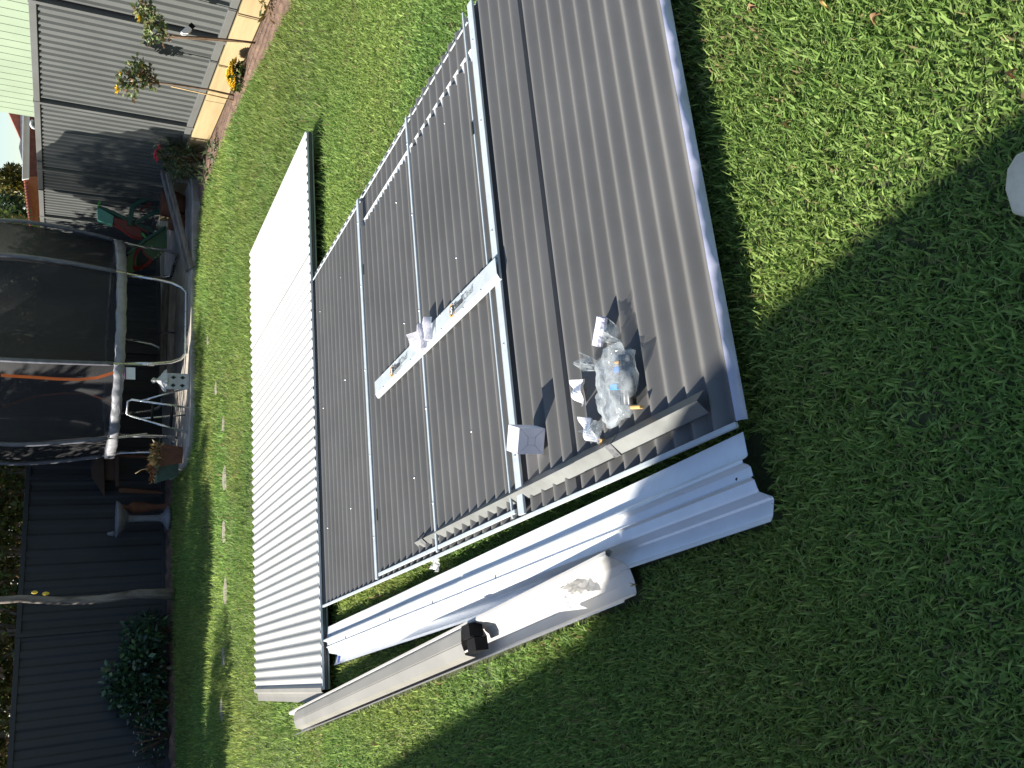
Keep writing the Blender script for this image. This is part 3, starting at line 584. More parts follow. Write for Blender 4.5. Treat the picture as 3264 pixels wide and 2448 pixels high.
# film in the gutter
q = [G(900 + 1630 / 1.843 + dx / 1.843, 1700 + 330 / 1.843 + dy / 1.843, .06) for dx, dy in ((0, 0), (100, 10), (170, 110), (10, 130))]
mb = MB(); mb.grid(14, 14, lambda u, v: q[0].lerp(q[1], u).lerp(q[3].lerp(q[2], u), v) + Z * (.028 * abs(fbm(u * 5, v * 5, 2)) + .03 * u * (1 - v)), False)
tag(mb.build('plastic_film', FILMW, None), 'crumpled white plastic film lying in the open gutter', 'plastic film')
q = G(960 * K, 1206 * K, .0); mb = MB(); mb.grid(12, 8, lambda u, v: q + Vector(((u - .5) * .10, (v - .5) * .07, .03 + .03 * abs(fbm(u * 5, v * 6))))); tag(mb.build('plastic_film', FILMW, None), 'small scrap of clear film on the grass beside the left panel edge', 'plastic film')
DRY = [mat('dry leaf a', (.30, .17, .08), .7, 0, .2, 30), mat('dry leaf b', (.42, .30, .11), .7, 0, .2, 30)]
LL_ = [(2405, 30, .055, 'brown dry leaf on sunlit grass near the panel right corner'), (2640, 12, .035, 'yellow dry leaf at the very right frame edge of the lawn'), (2800, 62, .04, 'orange dry leaf on the sunlit lawn between two others'), (2520, 395, .035, 'small orange leaf on the sunlit grass in front of the panel'),
       (3240, 235, .035, 'tan dry leaf on the sunlit lawn closest to the camera'), (2026, 1862, .045, 'curled brown leaf by the near end of the gutter'), (1938, 1945, .035, 'brown leaf on shaded grass beside the open gutter'), (1200, 2368, .05, 'pale tan leaf alone on the sunlit lawn left of the gutters'), (1213, 1900, .03, 'tan leaf on grass between panel and flashing'), (1090, 2440, .035, 'pale leaf at the left frame edge of the lawn')]
for i, (px, py, s, lb) in enumerate(LL_):
    s *= .6
    c = G(px, py, .035); a = random.uniform(0, 6.28); mb = MB()
    def lf_(u, v):
        x = (v - .5) * s; wdt = s * .45 * math.sin(math.pi * (.04 + .92 * v)) ** .8; y = (u - .5) * wdt
        return c + Vector((x * math.cos(a) - y * math.sin(a), x * math.sin(a) + y * math.cos(a), .012 * abs(u - .5) * 2 + .012 * math.sin(v * 4)))
    mb.grid(4, 8, lf_, True); tag(mb.build('dry_leaf', DRY[i % 2], None), lb, 'leaf', 'dry leaves on the lawn')

# ------------------------------------------------------------ patio and trampoline
PZ = .055
pat = [G(x, y, PZ) for x, y in ((614, 640), (612, 700), (609, 1000), (607, 1300), (600, 1425), (578, 1488), (540, 1530), (528, 1520))] + [Vector((-1.45, 14.3, PZ)), Vector((2.2, 15.4, PZ)), Vector((2.6, 12.2, PZ))]
mb = MB(); mb.prism([p - Z * .12 for p in pat], Z * .12); tag(mb.build('patio', PAVE, None, bevel=.01), kind='structure')
te = thing('timber_edging', 'weathered timber sleepers lying across the patio behind the trampoline', 'sleepers', G(545, 1100, PZ))
for a, b, zz in (((562, 905), (556, 1060), .10), ((556, 1066), (552, 1258), .10), ((545, 880), (537, 1060), .12), ((537, 1066), (533, 1262), .12)):
    p, q = G(*a, PZ), G(*b, PZ); MB().bar(p + Z * zz * .5, q + Z * zz * .5, .14, zz).build('sleeper', OLDWOOD, te, bevel=.01)
TC, TR, TZ = Vector((.227, 13.23, 0)), 1.474, .86
tp = thing('trampoline', 'large round trampoline with silver pads and dark safety net on the patio', 'trampoline', TC)
ang = lambda a, r, z: TC + Vector((r * math.sin(R(a)), -r * math.cos(R(a)), z))
mb = MB()
def pad(u, v):
    a = u * 360; w1 = .006 * math.sin(u * 170) + .004 * math.sin(u * 410 + 1); pr = [(TR + .02, .795), (TR + .045, .80), (TR + .05, .90), (TR + .03, .915), (TR - .28, .895)]
    q = v * 4; i = min(int(q), 3); r0, z0 = pr[i]; r1, z1 = pr[i + 1]; f = q - i
    return ang(a, r0 + (r1 - r0) * f + w1, z0 + (z1 - z0) * f + w1 * .8)
mb.grid(256, 8, pad, True); mb.build('spring_pad', SILVER, tp)
mb = MB(); mb.lathe(TC, [(.001, .86), (TR - .27, .87)], 48); mb.build('jumping_mat', BLACKP, tp)
mb = MB(); mb.tube([ang(a, TR, .84) for a in range(0, 361, 8)], .02, 8, False); mb.build('rim_tube', TUBE, tp)
for k in range(4):                                   # four bent tube legs
    a0_, a1_ = -7.5 + 90 * k, 40 + 90 * k; pts = []
    A_, B_ = ang(a0_, TR, 0), ang(a1_, TR, 0); dd = (B_ - A_).normalized(); zb = PZ + .02
    pts = [A_ + Z * .82, A_ + Z * .45 + dd * .02, A_ + Z * .25 + dd * .05, A_ + Z * (zb + .06) + dd * .10, A_ + Z * zb + dd * .17, B_ + Z * zb - dd * .17, B_ + Z * (zb + .06) - dd * .10, B_ + Z * .25 - dd * .05, B_ + Z * .45 - dd * .02, B_ + Z * .82]
    MB().tube(pts, .022, 8).build('leg', TUBE, tp)
NETTOP = 2.75
def pole_pt(a, z): 
    t = (z - .8) / (NETTOP - .8); return ang(a, TR + .03 + .13 * math.sin(min(t, 1) * 2.4) - .10 * max(0, t - .6), z)
for k in range(8):
    a = -7.5 + 90 * (k // 2) + (47.5 if k % 2 else 0); zs = [.45 + .1 * i for i in range(24)]
    p = MB().tube([pole_pt(a, z) for z in zs if z < NETTOP], .018, 8).build('net_pole', TUBE, tp)
    zs = [.93 + .07 * i for i in range(26)]
    MB().tube([pole_pt(a, z) for z in zs], [.025 + .003 * math.sin(z * 90) for z in zs], 10).build('pole_sleeve', SLEEVE, p)
NET = bpy.data.materials.new('black safety net'); NET.use_nodes = True; t = NET.node_tree; b = t.nodes['Principled BSDF']; b.inputs['Base Color'].default_value = (.016, .016, .018, 1); b.inputs['Roughness'].default_value = .7
n_ = node(t, 'ShaderNodeTexNoise'); n_.inputs['Scale'].default_value = 2.5; tc_ = node(t, 'ShaderNodeTexCoord'); t.links.new(tc_.outputs['Object'], n_.inputs['Vector'])
mr = node(t, 'ShaderNodeMapRange'); mr.inputs['To Min'].default_value = .08; mr.inputs['To Max'].default_value = .30; t.links.new(n_.outputs['Fac'], mr.inputs['Value'])
tr = node(t, 'ShaderNodeBsdfTransparent'); mx = node(t, 'ShaderNodeMixShader'); t.links.new(mr.outputs[0], mx.inputs[0]); t.links.new(b.outputs[0], mx.inputs[1]); t.links.new(tr.outputs[0], mx.inputs[2]); t.links.new(mx.outputs[0], t.nodes['Material Output'].inputs[0])
pang = sorted(-7.5 + 90 * (k // 2) + (47.5 if k % 2 else 0) for k in range(8)); pang.append(pang[0] + 360)
for k in range(8):
    mb = MB(); A_, B_ = pang[k], pang[k + 1]
    def nf(u, v):
        z = .90 + v * (NETTOP - .95); p, q = pole_pt(A_, z), pole_pt(B_, z); m_ = p.lerp(q, u); inw = (TC + Z * z - m_).normalized()
        return m_ + inw * (.04 + .16 * math.sin(u * math.pi) * (.35 + .65 * math.sin(v * math.pi)) + .02 * math.sin(u * 13 + k) * math.sin(v * 5))
    mb.grid(14, 10, nf, True); mb.build('net_panel', NET, tp)
ORS = mat('orange webbing', (.85, .17, .03), .6, 0, .05, 10)
def webbing(pts, w_, y0=11.44):
    P = [AY(x, y, y0 + dy) for x, y, dy in pts]; mb = MB(); mb.add([p + RT * w_ for p in P] + [p - RT * w_ for p in P], [(i, i + 1, len(P) + i + 1, len(P) + i) for i in range(len(P) - 1)], True); return mb.build('door_strap', ORS, tp, thick=.003)
webbing([(3, 1196, .12), (30, 1198, .12), (100, 1202, .16), (180, 1208, .18), (250, 1210, .16), (310, 1204, .1), (362, 1188, .05)], .018)
webbing([(5, 1300, .4), (50, 1282, .5), (120, 1262, .6), (200, 1253, .6), (270, 1254, .5), (320, 1268, .3), (358, 1284, .1)], .009, 12.0)
p = AY(414, 1190, 11.74); mb = MB(); mb.box(p, RT * .075, Vector((0, .003, 0)), Z * .062); o = mb.build('care_tag', WHITE, tp); MB().box(p + Z * .052 - Vector((0, .005, 0)), RT * .074, Vector((0, .002, 0)), Z * .008).build('tag_stripe', mat('magenta print', (.25, .02, .14), .5), o)
p = AY(374, 1297, 12.0); dcam = (CAM - p).normalized(); dcam.z = 0; dcam.normalize(); px_ = Z.cross(dcam); pc_ = TC + Vector((p.x - TC.x, p.y - TC.y, 0)).normalized() * (TR + .068); pc_.z = .858; nr = Vector((pc_.x - TC.x, pc_.y - TC.y, 0)).normalized(); tx = Z.cross(nr)
mb = MB(); vs_ = []
for i in range(25):
    a = i * 2 * math.pi / 24; e = tx * math.cos(a) * .085 + Z * math.sin(a) * .042; vs_ += [pc_ + e, pc_ + e * .86]
mb.add(vs_, [(2 * i, 2 * i + 1, 2 * i + 3, 2 * i + 2) for i in range(24)]); lg = mb.build('logo_oval', INK2, tp); text('lettering', 'Oner', .06, INK2, lg, pc_ - tx * .062 - Z * .02 + nr * .001, tx, Z, .001)

# ------------------------------------------------------------ things standing on and round the patio
sd = thing('step_ladder', 'folding chrome step ladder with dark treads standing by the trampoline', 'step ladder', G(600, 1310, PZ))
f1, f2, r1, r2 = G(604, 1300, PZ), G(598, 1378, PZ), G(600, 1237, PZ), G(590, 1323, PZ)
def up_at(px, py, base): return AY(px, py, base.y)
ft = Vector((0, .28, 0)); t1 = AY(412, 1273, f1.y + .22); t2 = AY(408, 1325, f2.y + .22)
MB().tube([f1, f1.lerp(t1, .5), t1 - Z * .03, t1 + (t2 - t1) * .12 + Z * .015, t1 + (t2 - t1) * .88 + Z * .015, t2 - Z * .03, f2.lerp(t2, .5), f2], .013, 8).build('front_frame', TUBE, sd)
for rr, tt in ((r1, f1.lerp(t1, .82)), (r2, f2.lerp(t2, .82))): MB().tube([rr, tt], .011, 8).build('rear_leg', TUBE, sd)
for s, w_ in ((.60, .11), (.28, .13)):
    a, b = f1.lerp(t1, s), f2.lerp(t2, s); MB().box((a + b) / 2 + Vector((0, .05, 0)), (b - a) / 2, Vector((0, w_ / 2, 0)), Z * .012).build('tread', BLACKP, sd, bevel=.004)
lt = thing('garden_lantern', 'white perforated garden lantern with a pagoda top beside the step ladder', 'lantern', G(600, 1217, PZ))
lc = G(600, 1217, PZ); LW = mat('white cement', (.62, .60, .55), .7, 0, .1, 12)
MB().box(lc + Z * .13, (.10, 0, 0), (0, .10, 0), Z * .13).build('lantern_box', LW, lt, bevel=.008)
for i, (dx, dz) in enumerate(((-.05, .19), (.05, .19), (-.05, .08), (.05, .08))):
    mb = MB(); q = lc + Vector((dx, -.102, dz)); mb.prism([q + Vector((.024, 0, 0)), q + Z * .032, q - Vector((.024, 0, 0)), q - Z * .032], (0, .004, 0)); mb.build('diamond_hole', HATCH, lt)
mb = MB(); mb.lathe(lc + Z * .26, [(.15, .0), (.13, .03), (.07, .07), (.035, .10), (.02, .12), (.035, .14), (.035, .16), (.001, .18)], 4); mb.build('pagoda_top', LW, lt, bevel=.004)
pt_ = thing('square_planter', 'square terracotta planter of withered plants at the patio corner', 'planter', G(580, 1450, PZ)); c = G(580, 1450, PZ)
mb = MB(); mb.lathe(c, [(.001, 0), (.13, 0), (.175, .24), (.185, .24), (.185, .275), (.155, .275), (.15, .23)], 4); o = mb.build('pot', TERRA, pt_, bevel=.006); 
for p in o.data.polygons: p.use_smooth = False
o.data.transform(Matrix.Translation(c) @ Matrix.Rotation(R(40), 4, 'Z') @ Matrix.Translation(-c))
leaves('withered_plant', [(c.x, c.y, c.z + .3, .16, .14, .07)], 260, .07, [(.30, .16, .06), (.16, .14, .05), (.35, .26, .12), (.10, .11, .04)], LEAF, pt_, seed=21)
c = G(566, 1490, PZ); tg = thing('green_planter', 'dull green planter trough behind the square terracotta planter', 'planter', c)
mb = MB(); mb.lathe(c, [(.001, 0), (.14, 0), (.24, .26), (.25, .26), (.25, .29), (.22, .29), (.21, .25)], 4, 1, .8); o = mb.build('trough', mat('green glaze', (.10, .17, .13), .5, 0, .15, 8), tg, bevel=.006)
for p in o.data.polygons: p.use_smooth = False
o.data.transform(Matrix.Translation(c) @ Matrix.Rotation(R(40), 4, 'Z') @ Matrix.Translation(-c))
leaves('withered_plant', [(c.x, c.y, c.z + .30, .2, .18, .04)], 240, .07, [(.38, .16, .06), (.30, .12, .04), (.12, .10, .05)], LEAF, tg, seed=22)
MB().tube([c + Z * .3, c + Vector((-.03, .02, .45)), c + Vector((-.08, .02, .52))], .006, 6).build('dead_stem', CANE, tg)
for i, (px, py, r_, lb) in enumerate(((604, 648, .19, 'large round terracotta pot under the sloping plank'), (604, 703, .13, 'smaller terracotta pot beside the large one under the plank'))):
    c = G(px, py, .02) + Vector((0, .25, 0)); t_ = thing('terracotta_pot', lb, 'pot', c, 'terracotta pots under the plank')
    mb = MB(); mb.lathe(c, [(.001, 0), (r_ * .62, 0), (r_ * .95, r_ * .7), (r_, r_ * 1.2), (r_ * .9, r_ * 1.7), (r_ * .95, r_ * 1.8), (r_ * .8, r_ * 1.8), (r_ * .78, r_ * 1.5)], 22); mb.build('pot_body', TERRA, t_)
    mb = MB(); mb.lathe(c + Z * r_ * 1.5, [(.001, 0), (r_ * .79, 0)], 22); mb.build('pot_soil', SOIL, t_)
pk = thing('sloping_plank', 'weathered grey double plank sloping down onto the patio', 'plank', G(596, 860, PZ))
pa, pb = G(598, 862, .08), AY(516, 545, 12.6); pb2 = AY(528, 552, 12.3); pa2 = G(606, 858, .07)
MB().bar(pa, pb, .12, .04).build('plank', OLDWOOD, pk, bevel=.006); MB().bar(pa2 - Vector((0, .0, .02)), pb2 - Z * .02, .08, .05).build('plank', OLDWOOD, pk, bevel=.006)
MB().bar(Vector((pb.x - .1, pb.y + .02, 0)), pb - Vector((.1, -.02, .05)), .06, .05, up=(0, 1, 0)).build('support', OLDWOOD, pk)
# kids climbing slide, green and red plastic
GD = mat('dark green plastic', (.012, .10, .065), .4, 0, .1, 5); GM = mat('mid green plastic', (.06, .16, .06), .45, 0, .15, 5); GT = mat('turquoise plastic', (.14, .45, .33), .4, 0, .1, 5); RD = mat('red plastic', (.26, .03, .03), .4, 0, .15, 5); LG_ = mat('lime plastic', (.10, .50, .08), .4, 0, .05, 5)
YS = 14.1; sl_ = thing('play_slide', 'green and red plastic play slide set tipped behind the plank by the fence', 'play slide', (2.0, YS, 0))
def pp(name, pts, m, dy=0, th=.05, Y=YS):
    mb = MB(); mb.prism([AY(280 + x / 5.183, 580 + y / 5.183, Y + dy) for x, y in pts], (0, th, 0)); return mb.build(name, m, sl_, bevel=.006)
pp('side_rail', [(155, 415), (165, 375), (420, 470), (760, 640), (1110, 800), (1060, 850), (700, 690), (400, 530)], GD, 0, .12)
pp('top_step', [(150, 440), (200, 430), (430, 560), (410, 720), (340, 690), (165, 625)], GT, -.03, .2)
pp('handle', [(155, 385), (190, 305), (232, 322), (185, 395)], LG_, -.05, .04); pp('handle', [(880, 850), (910, 830), (975, 910), (950, 935)], LG_, -.08, .04); pp('handle', [(1030, 1060), (1065, 1045), (1130, 1115), (1105, 1130)], LG_, -.5, .04)
pp('chute', [(425, 575), (640, 640), (880, 790), (905, 870), (905, 935), (740, 890), (520, 740), (420, 680)], RD, -.02, .25)
pp('frame_arm', [(710, 370), (760, 340), (960, 230), (1240, 140), (1240, 205), (990, 300), (790, 400)], GD, -.1, .08)
pp('frame_arm', [(705, 370), (785, 375), (720, 730), (650, 700)], GD, -.1, .12); pp('frame_arm', [(760, 660), (1000, 520), (1240, 400), (1250, 470), (1010, 580), (780, 720)], GD, -.05, .08)
pp('inner_panel', [(830, 470), (1050, 320), (1060, 350), (880, 480)], RD, .02, .04); pp('inner_panel', [(780, 700), (1010, 820), (990, 850), (800, 750)], RD, -.05, .05)
pp('lower_board', [(620, 1310), (740, 1080), (920, 950), (1290, 720), (1310, 900), (1310, 1080), (1200, 1220), (860, 1430), (625, 1570)], GM, -.35, .08)
pp('board_rim', [(640, 1180), (920, 940), (1290, 715), (1290, 770), (960, 980), (700, 1190)], GD, -.40, .05)
mb = MB(); cc = [AY(280 + x / 5.183, 580 + y / 5.183, YS - .39) for x, y in ((900, 1250),)][0]; vs_ = []
for i in range(25):
    a = i * 2 * math.pi / 24; e = RT * math.cos(a) * .17 + UP * math.sin(a) * .13; e = e + (RT - UP) * .05 * math.sin(2 * a); vs_ += [cc + e, cc + e * .7]
mb.add(vs_, [(2 * i, 2 * i + 1, 2 * i + 3, 2 * i + 2) for i in range(24)]); mb.build('red_ring', RD, sl_, thick=.02)
mb = MB(); mb.prism([cc + (RT * math.cos(i * .628) * .115 + UP * math.sin(i * .628) * .085 + (RT - UP) * .034 * math.sin(2 * i * .628)) for i in range(10)], (0, .012, 0)); mb.build('ring_hole', HATCH, sl_)
SQ = mat('pale green plastic', (.35, .50, .25), .5)
for i in range(8):
    x, y = 860 + i * 47, 1440 - i * 39
    pp('step_notch', [(x, y), (x + 28, y - 20), (x + 42, y + 4), (x + 12, y + 22)], SQ, -.365, .02)
# bird table, bird bath, statue
BT = G(515, 1560, .03); bt = thing('bird_table', 'brown wooden bird table with a hipped roof against the shaded fence', 'bird table', BT)
bY = 13.72
def bp(name, pts, m, dy, th): mb = MB(); mb.prism([AY(250 + x / 5.53, 1430 + y / 5.53, bY + dy) for x, y in pts], (0, th, 0)); return mb.build(name, m, bt, bevel=.004)
bp('roof', [(445, 50), (360, 110), (225, 330), (245, 520), (360, 700), (470, 870)], BROWNW, -.1, .5); bp('box', [(450, 120), (640, 120), (655, 560), (450, 560)], BROWNW, 0, .3); bp('shelf', [(640, 90), (710, 90), (720, 660), (650, 660)], BROWNW, -.08, .45)
bp('post', [(710, 700), (800, 690), (1480, 760), (1500, 800), (1100, 790), (710, 770)], ORANGEW, 0, .08); bp('post', [(710, 110), (800, 110), (1400, 130), (1400, 180), (710, 150)], ORANGEW, .1, .08)
bb = G(540, 1650, .03); bath = thing('bird_bath', 'grey cement bird bath on a slim column before the shaded fence', 'bird bath', bb)
MB().lathe(bb, [(.001, 0), (.17, 0), (.175, .03), (.12, .06), (.07, .09), (.06, .12)], 24).build('base', CEMENT, bath); MB().lathe(bb, [(.05, .10), (.045, .3), (.048, .52), (.07, .56)], 16).build('column', CEMENT, bath)
MB().lathe(bb, [(.03, .53), (.10, .56), (.19, .62), (.255, .68), (.255, .70), (.235, .70), (.17, .65), (.001, .62)], 28).build('bowl', CEMENT, bath)
p = bb + Vector((-.2, 0, .70)); mb = MB(); mb.lathe(p, [(.001, 0), (.02, .01), (.028, .04), (.018, .065), (.020, .085), (.012, .10), (.001, .105)], 10, 1.3, .9); tag(mb.build('bird_ornament', CEMENT, None), 'little cement bird on the rim of the bird bath', 'ornament')
s0 = bb + Vector((.12, .25, 0)); st = MB(); st.lathe(s0, [(.001, 0), (.075, 0), (.075, .04), (.045, .06), (.04, .16), (.06, .26), (.085, .36), (.08, .42), (.09, .48), (.06, .52), (.03, .54), (.03, .56), (.05, .60), (.052, .63), (.035, .67), (.001, .685)], 14, 1, .8)
tag(st.build('garden_statue', TERRA, None), 'reddish terracotta garden figure standing behind the bird bath', 'statue')

# ------------------------------------------------------------ plants
GREENS = [(.05, .09, .02), (.07, .12, .03), (.10, .14, .04), (.035, .07, .02)]
def flower(c, r, col, parent, seed, name='flower'):
    rr = np.random.RandomState(seed); mb = MB()
    for k in range(14):
        a = k * 2.4; t = .25 + .75 * k / 14; d = Vector((math.cos(a), math.sin(a), 0)); s = Vector((-d.y, d.x, 0)); up = Z * (1.2 - t) + d * t; up.normalize()
        p = c + d * r * .15; mb.add([p, p + up * r * .7 * t + s * r * .38, p + up * r * (.7 + .4 * t) + d * r * .3 * t, p + up * r * .7 * t - s * r * .38], [(0, 1, 2, 3)], True)
    return mb.build(name, col, parent)
YEL = mat('yellow petal', (.85, .60, .06), .6, 0, .08, 20); PALEY = mat('pale yellow petal', (.80, .72, .30), .6, 0, .08, 20); PINK = mat('pink petal', (.70, .06, .14), .6, 0, .1, 20)
def rose(label, base, Y, stem, lobes, flowers, stake, seed):
    t_ = thing('standard_rose', label, 'rose', base, 'standard roses along the sunlit fence'); rnd = random.Random(seed)
    P = [AY(x, y, Y) for x, y in stem]; P[0] = base; MB().tube(P, [.011] * (len(P) - 1) + [.008], 7).build('stem', STEM, t_)
    topp = P[-1]; lob = []
    for x, y, r_ in lobes:
        c = AY(x, y, Y + rnd.uniform(-.08, .08)); lob.append((c.x, c.y, c.z, r_, r_, r_)); MB().tube([topp, topp.lerp(c, .5) + Vector((rnd.uniform(-.03, .03), 0, .02)), c], [.006, .005, .003], 5).build('branch', STEM, t_)
    leaves('foliage', lob, 45 * len(lob), .05, [(.14, .20, .07), (.19, .25, .10), (.10, .15, .06), (.28, .30, .13), (.20, .13, .07)], LEAF, t_, seed=seed, aspect=1.5)
    for i, (x, y, r_, m) in enumerate(flowers): flower(AY(x, y, Y - .03), r_, m, t_, seed + i)
    a, b, m = stake; MB().tube([AY(*a, Y + .03), AY(*b, Y + .03)], .007, 6).build('stake', m, t_)
    return t_
r1b, r2b = G(824, 138, .0), G(755, 306, .0)
rose('standard rose with sparse yellow bloom nearest the camera along the fence', r1b, r1b.y, [(824, 138), (740, 128), (640, 120), (560, 116), (535, 110)], [(455, 30, .07), (470, 55, .07), (500, 70, .06), (490, 110, .07), (515, 90, .05), (480, 35, .06), (475, 125, .05), (520, 130, .04)], [(450, 60, .045, YEL)], ((505, 117), (830, 137), STEM), 31)
rose('standard rose with two yellow blooms beside the yellow flower clump', r2b, r2b.y, [(755, 306), (660, 285), (560, 270), (508, 265)], [(400, 250, .07), (425, 220, .07), (440, 260, .07), (460, 205, .05), (415, 290, .07), (480, 240, .06), (490, 268, .05), (440, 200, .06), (455, 225, .06), (385, 270, .05)], [(380, 288, .055, YEL), (456, 210, .06, PALEY), (386, 232, .03, YEL)], ((545, 275), (757, 322), CANE), 41)
p = AY(592, 97, r1b.y); sp = thing('solar_spotlight', 'white solar spotlight clipped to the rose stem nearest the camera', 'garden light', p)
mb = MB(); mb.prism([AY(x, y, r1b.y - .03) for x, y in ((576, 101), (598, 79), (613, 93), (600, 107), (583, 107))], (0, .06, 0)); mb.build('lamp_head', WHITE, sp, bevel=.004); MB().bar(AY(601, 80, r1b.y), AY(614, 93, r1b.y), .075, .006, up=(0, -1, 0)).build('solar_cell', BLACKP, sp); MB().tube([AY(596, 105, r1b.y), AY(596, 117, r1b.y)], .008, 6).build('bracket', WHITE, sp)
yc = G(782, 240, .0); yf = thing('yellow_flower_clump', 'low mound of bright yellow daisies in the garden bed', 'flowers', yc)
leaves('foliage', [(yc.x, yc.y + .05, .07, .13, .12, .07)], 260, .06, GREENS, LEAF, yf, seed=51)
fm = flower(Vector((0, 0, 0)), .032, YEL, yf, 52).data; bpy.data.objects.remove(yf.children[-1] if yf.children[-1].data == fm else [o for o in yf.children if o.data == fm][0])
for k in range(46):
    a = random.uniform(0, 6.28); q = random.random() ** .6; p = Vector((yc.x + .145 * q * math.cos(a), yc.y + .05 + .13 * q * math.sin(a), .155 - .07 * q * q)); o = bpy.data.objects.new('flower', fm); C.objects.link(o); o.parent = yf; o.matrix_parent_inverse = yf.matrix_world.inverted(); o.matrix_world = Matrix.Translation(p)
oc = G(648, 512, .0); ol = thing('oleander', 'narrow leaved oleander with pink flowers at the end of the garden bed', 'shrub', oc)
for k in range(7):
    a = k * .9; e = oc + Vector((.16 * math.cos(a), .12 * math.sin(a), .38 + .1 * (k % 3))); MB().tube([oc, oc.lerp(e, .5) + Z * .05, e], [.009, .007, .004], 5).build('stem', STEM, ol)
leaves('foliage', [(oc.x, oc.y, .28, .24, .2, .22), (oc.x + .1, oc.y, .42, .18, .15, .16), (oc.x - .1, oc.y, .30, .18, .15, .18)], 420, .13, [(.06, .10, .035), (.09, .13, .05), (.13, .17, .08), (.04, .07, .03)], LEAF, ol, seed=61, aspect=5.5, flat=.6)
for i, (x, y) in enumerate(((500, 488), (505, 508), (512, 470), (498, 497))): flower(AY(x, y, oc.y - .1), .045, PINK, ol, 62 + i)
for i, (px, py, n_, lb) in enumerate(((870, 12, 60, 'dry ochre weed clump in the bed at the right frame edge'), (688, 480, 60, 'small green weed in the soil before the oleander'), (668, 560, 50, 'grey green weed at the lawn edge left of the oleander'))):
    c = G(px, py, .02); t_ = thing('weed', lb, 'weed', c); leaves('foliage', [(c.x, c.y, .06, .14, .1, .06)], n_, .08, [(.20, .14, .04), (.10, .11, .03)] if i == 0 else [(.08, .12, .05), (.12, .15, .08)], LEAF, t_, seed=70 + i, aspect=3)
# dark shrubs before the shaded fence
def shrub(label, c, lobes, n, size, cols, seed, m=GLOSS, aspect=1.6, stems=6, h=.4):
    t_ = thing('shrub', label, 'shrub', c); 
    for k in range(stems):
        a = k * 6.28 / stems; e = c + Vector((.2 * math.cos(a), .15 * math.sin(a), h)); MB().tube([c, e], [.012, .005], 5).build('stem', STEM, t_)
    leaves('foliage', [(c.x + x, c.y + y, c.z + z, a, b, d) for x, y, z, a, b, d in lobes], n, size, cols, m, t_, seed=seed, aspect=aspect); return t_
DK = [(.03, .07, .035), (.045, .10, .045), (.022, .055, .028), (.07, .14, .055)]
shrub('dark glossy leaved shrub growing before the shaded fence', G(545, 2130, .03), [(0, 0, .35, .42, .3, .3), (-.25, 0, .55, .3, .25, .22), (.3, 0, .4, .3, .25, .25), (-.05, 0, .7, .22, .2, .14)], 1500, .085, DK, 81)
shrub('low dark shrub on the trunk side of the glossy shrub', G(545, 2010, .03), [(0, 0, .25, .28, .2, .22), (.12, 0, .38, .16, .16, .2)], 420, .12, DK, 82, aspect=4)
shrub('dim feathery shrub left of the glossy shrub', G(545, 2240, .03), [(0, 0, .3, .3, .22, .28)], 420, .10, DK, 83, aspect=3)
wf = G(545, 2345, .03); t_ = shrub('airy plant dotted with small white flowers at the far left of the bed', wf, [(0, 0, .22, .35, .2, .2)], 260, .05, DK, 84, stems=9, h=.45)
WPET = mat('white petal', (.7, .66, .68), .6); rr = random.Random(5)
for k in range(22): flower(wf + Vector((rr.uniform(-.38, .38), rr.uniform(-.15, .1), rr.uniform(.15, .52))), .02, WPET, t_, 90 + k)
# the tree before the shaded fence (its crown stands above the frame)
def tree(label, base, h, rad, lobes, n, size, cols, seed, lean=(0, 0), m=LEAF, name='tree', group=None, aspect=2.0):
    t_ = thing(name, label, 'tree', base, group); base = Vector(base); topp = base + Vector((lean[0], lean[1], h))
    pts = [base.lerp(topp, i / 8) + Vector((.03 * math.sin(i * 1.7 + seed), .03 * math.cos(i * 1.3 + seed), 0)) * (i > 0) for i in range(9)]
    tk = MB().tube(pts, [rad * (1.35 if i == 0 else 1 - .06 * i) for i in range(9)], 12).build('trunk', BARK, t_)
    L_ = []
    for x, y, z, a, b, c in lobes:
        q = base + Vector((x, y, z)); L_.append((q.x, q.y, q.z, a, b, c)); s = pts[5 + int(abs(x * 7)) % 3]; MB().tube([s, s.lerp(q, .5) + Z * .1, q], [rad * .5, rad * .33, rad * .12], 6).build('limb', BARK, t_)
    leaves('crown', L_, n, size, cols, m, t_, seed=seed, aspect=aspect); return t_
YG = [(.09, .12, .03), (.13, .15, .04), (.06, .09, .02), (.20, .18, .05)]
tb = G(553, 1893, .03)
tree('slim grey trunked tree standing before the shaded back fence', tb, 3.6, .062, [(-.5, 1.3, 4.0, 1.1, 1.0, .7), (-.9, .9, 4.6, 1.0, .9, .6), (.1, 1.7, 4.4, .9, .8, .6), (-.3, .5, 3.9, .6, .6, .5), (-.2, 1.0, 4.9, .9, .8, .5)], 7500, .13, YG, 101, (.06, .1))
for i, (x, y, r_) in enumerate(((110, 1888, .045), (146, 1892, .05))):
    c = AY(x, y, tb.y - .09); mb = MB(); mb.grid(4, 5, lambda u, v: c + Vector(((u - .5) * r_ * math.sin(math.pi * (.1 + .8 * v)), -.01 * math.sin(u * 3), (v - .5) * r_ * 1.6))); tag(mb.build('yellow_leaf', YEL, None), ['upper yellow leaf caught on the grey tree trunk', 'lower yellow leaf caught on the grey tree trunk'][i], 'leaf')
tree('leafy tree beyond the left edge of the yard', (-8.9, 11.9, 0), 2.4, .12, [(-.1, 0, 3.3, 1.1, .9, .8), (.9, -.6, 3.2, .9, .7, .6), (1.0, .3, 4.5, 1.0, .7, .5), (.7, -.4, 4.1, 1.1, .7, .5), (1.9, .2, 4.7, .8, .5, .4), (-.2, -1.0, 3.6, .9, .7, .6), (.9, -1.2, 3.9, 1.0, .5, .5)], 9000, .16, YG, 102)
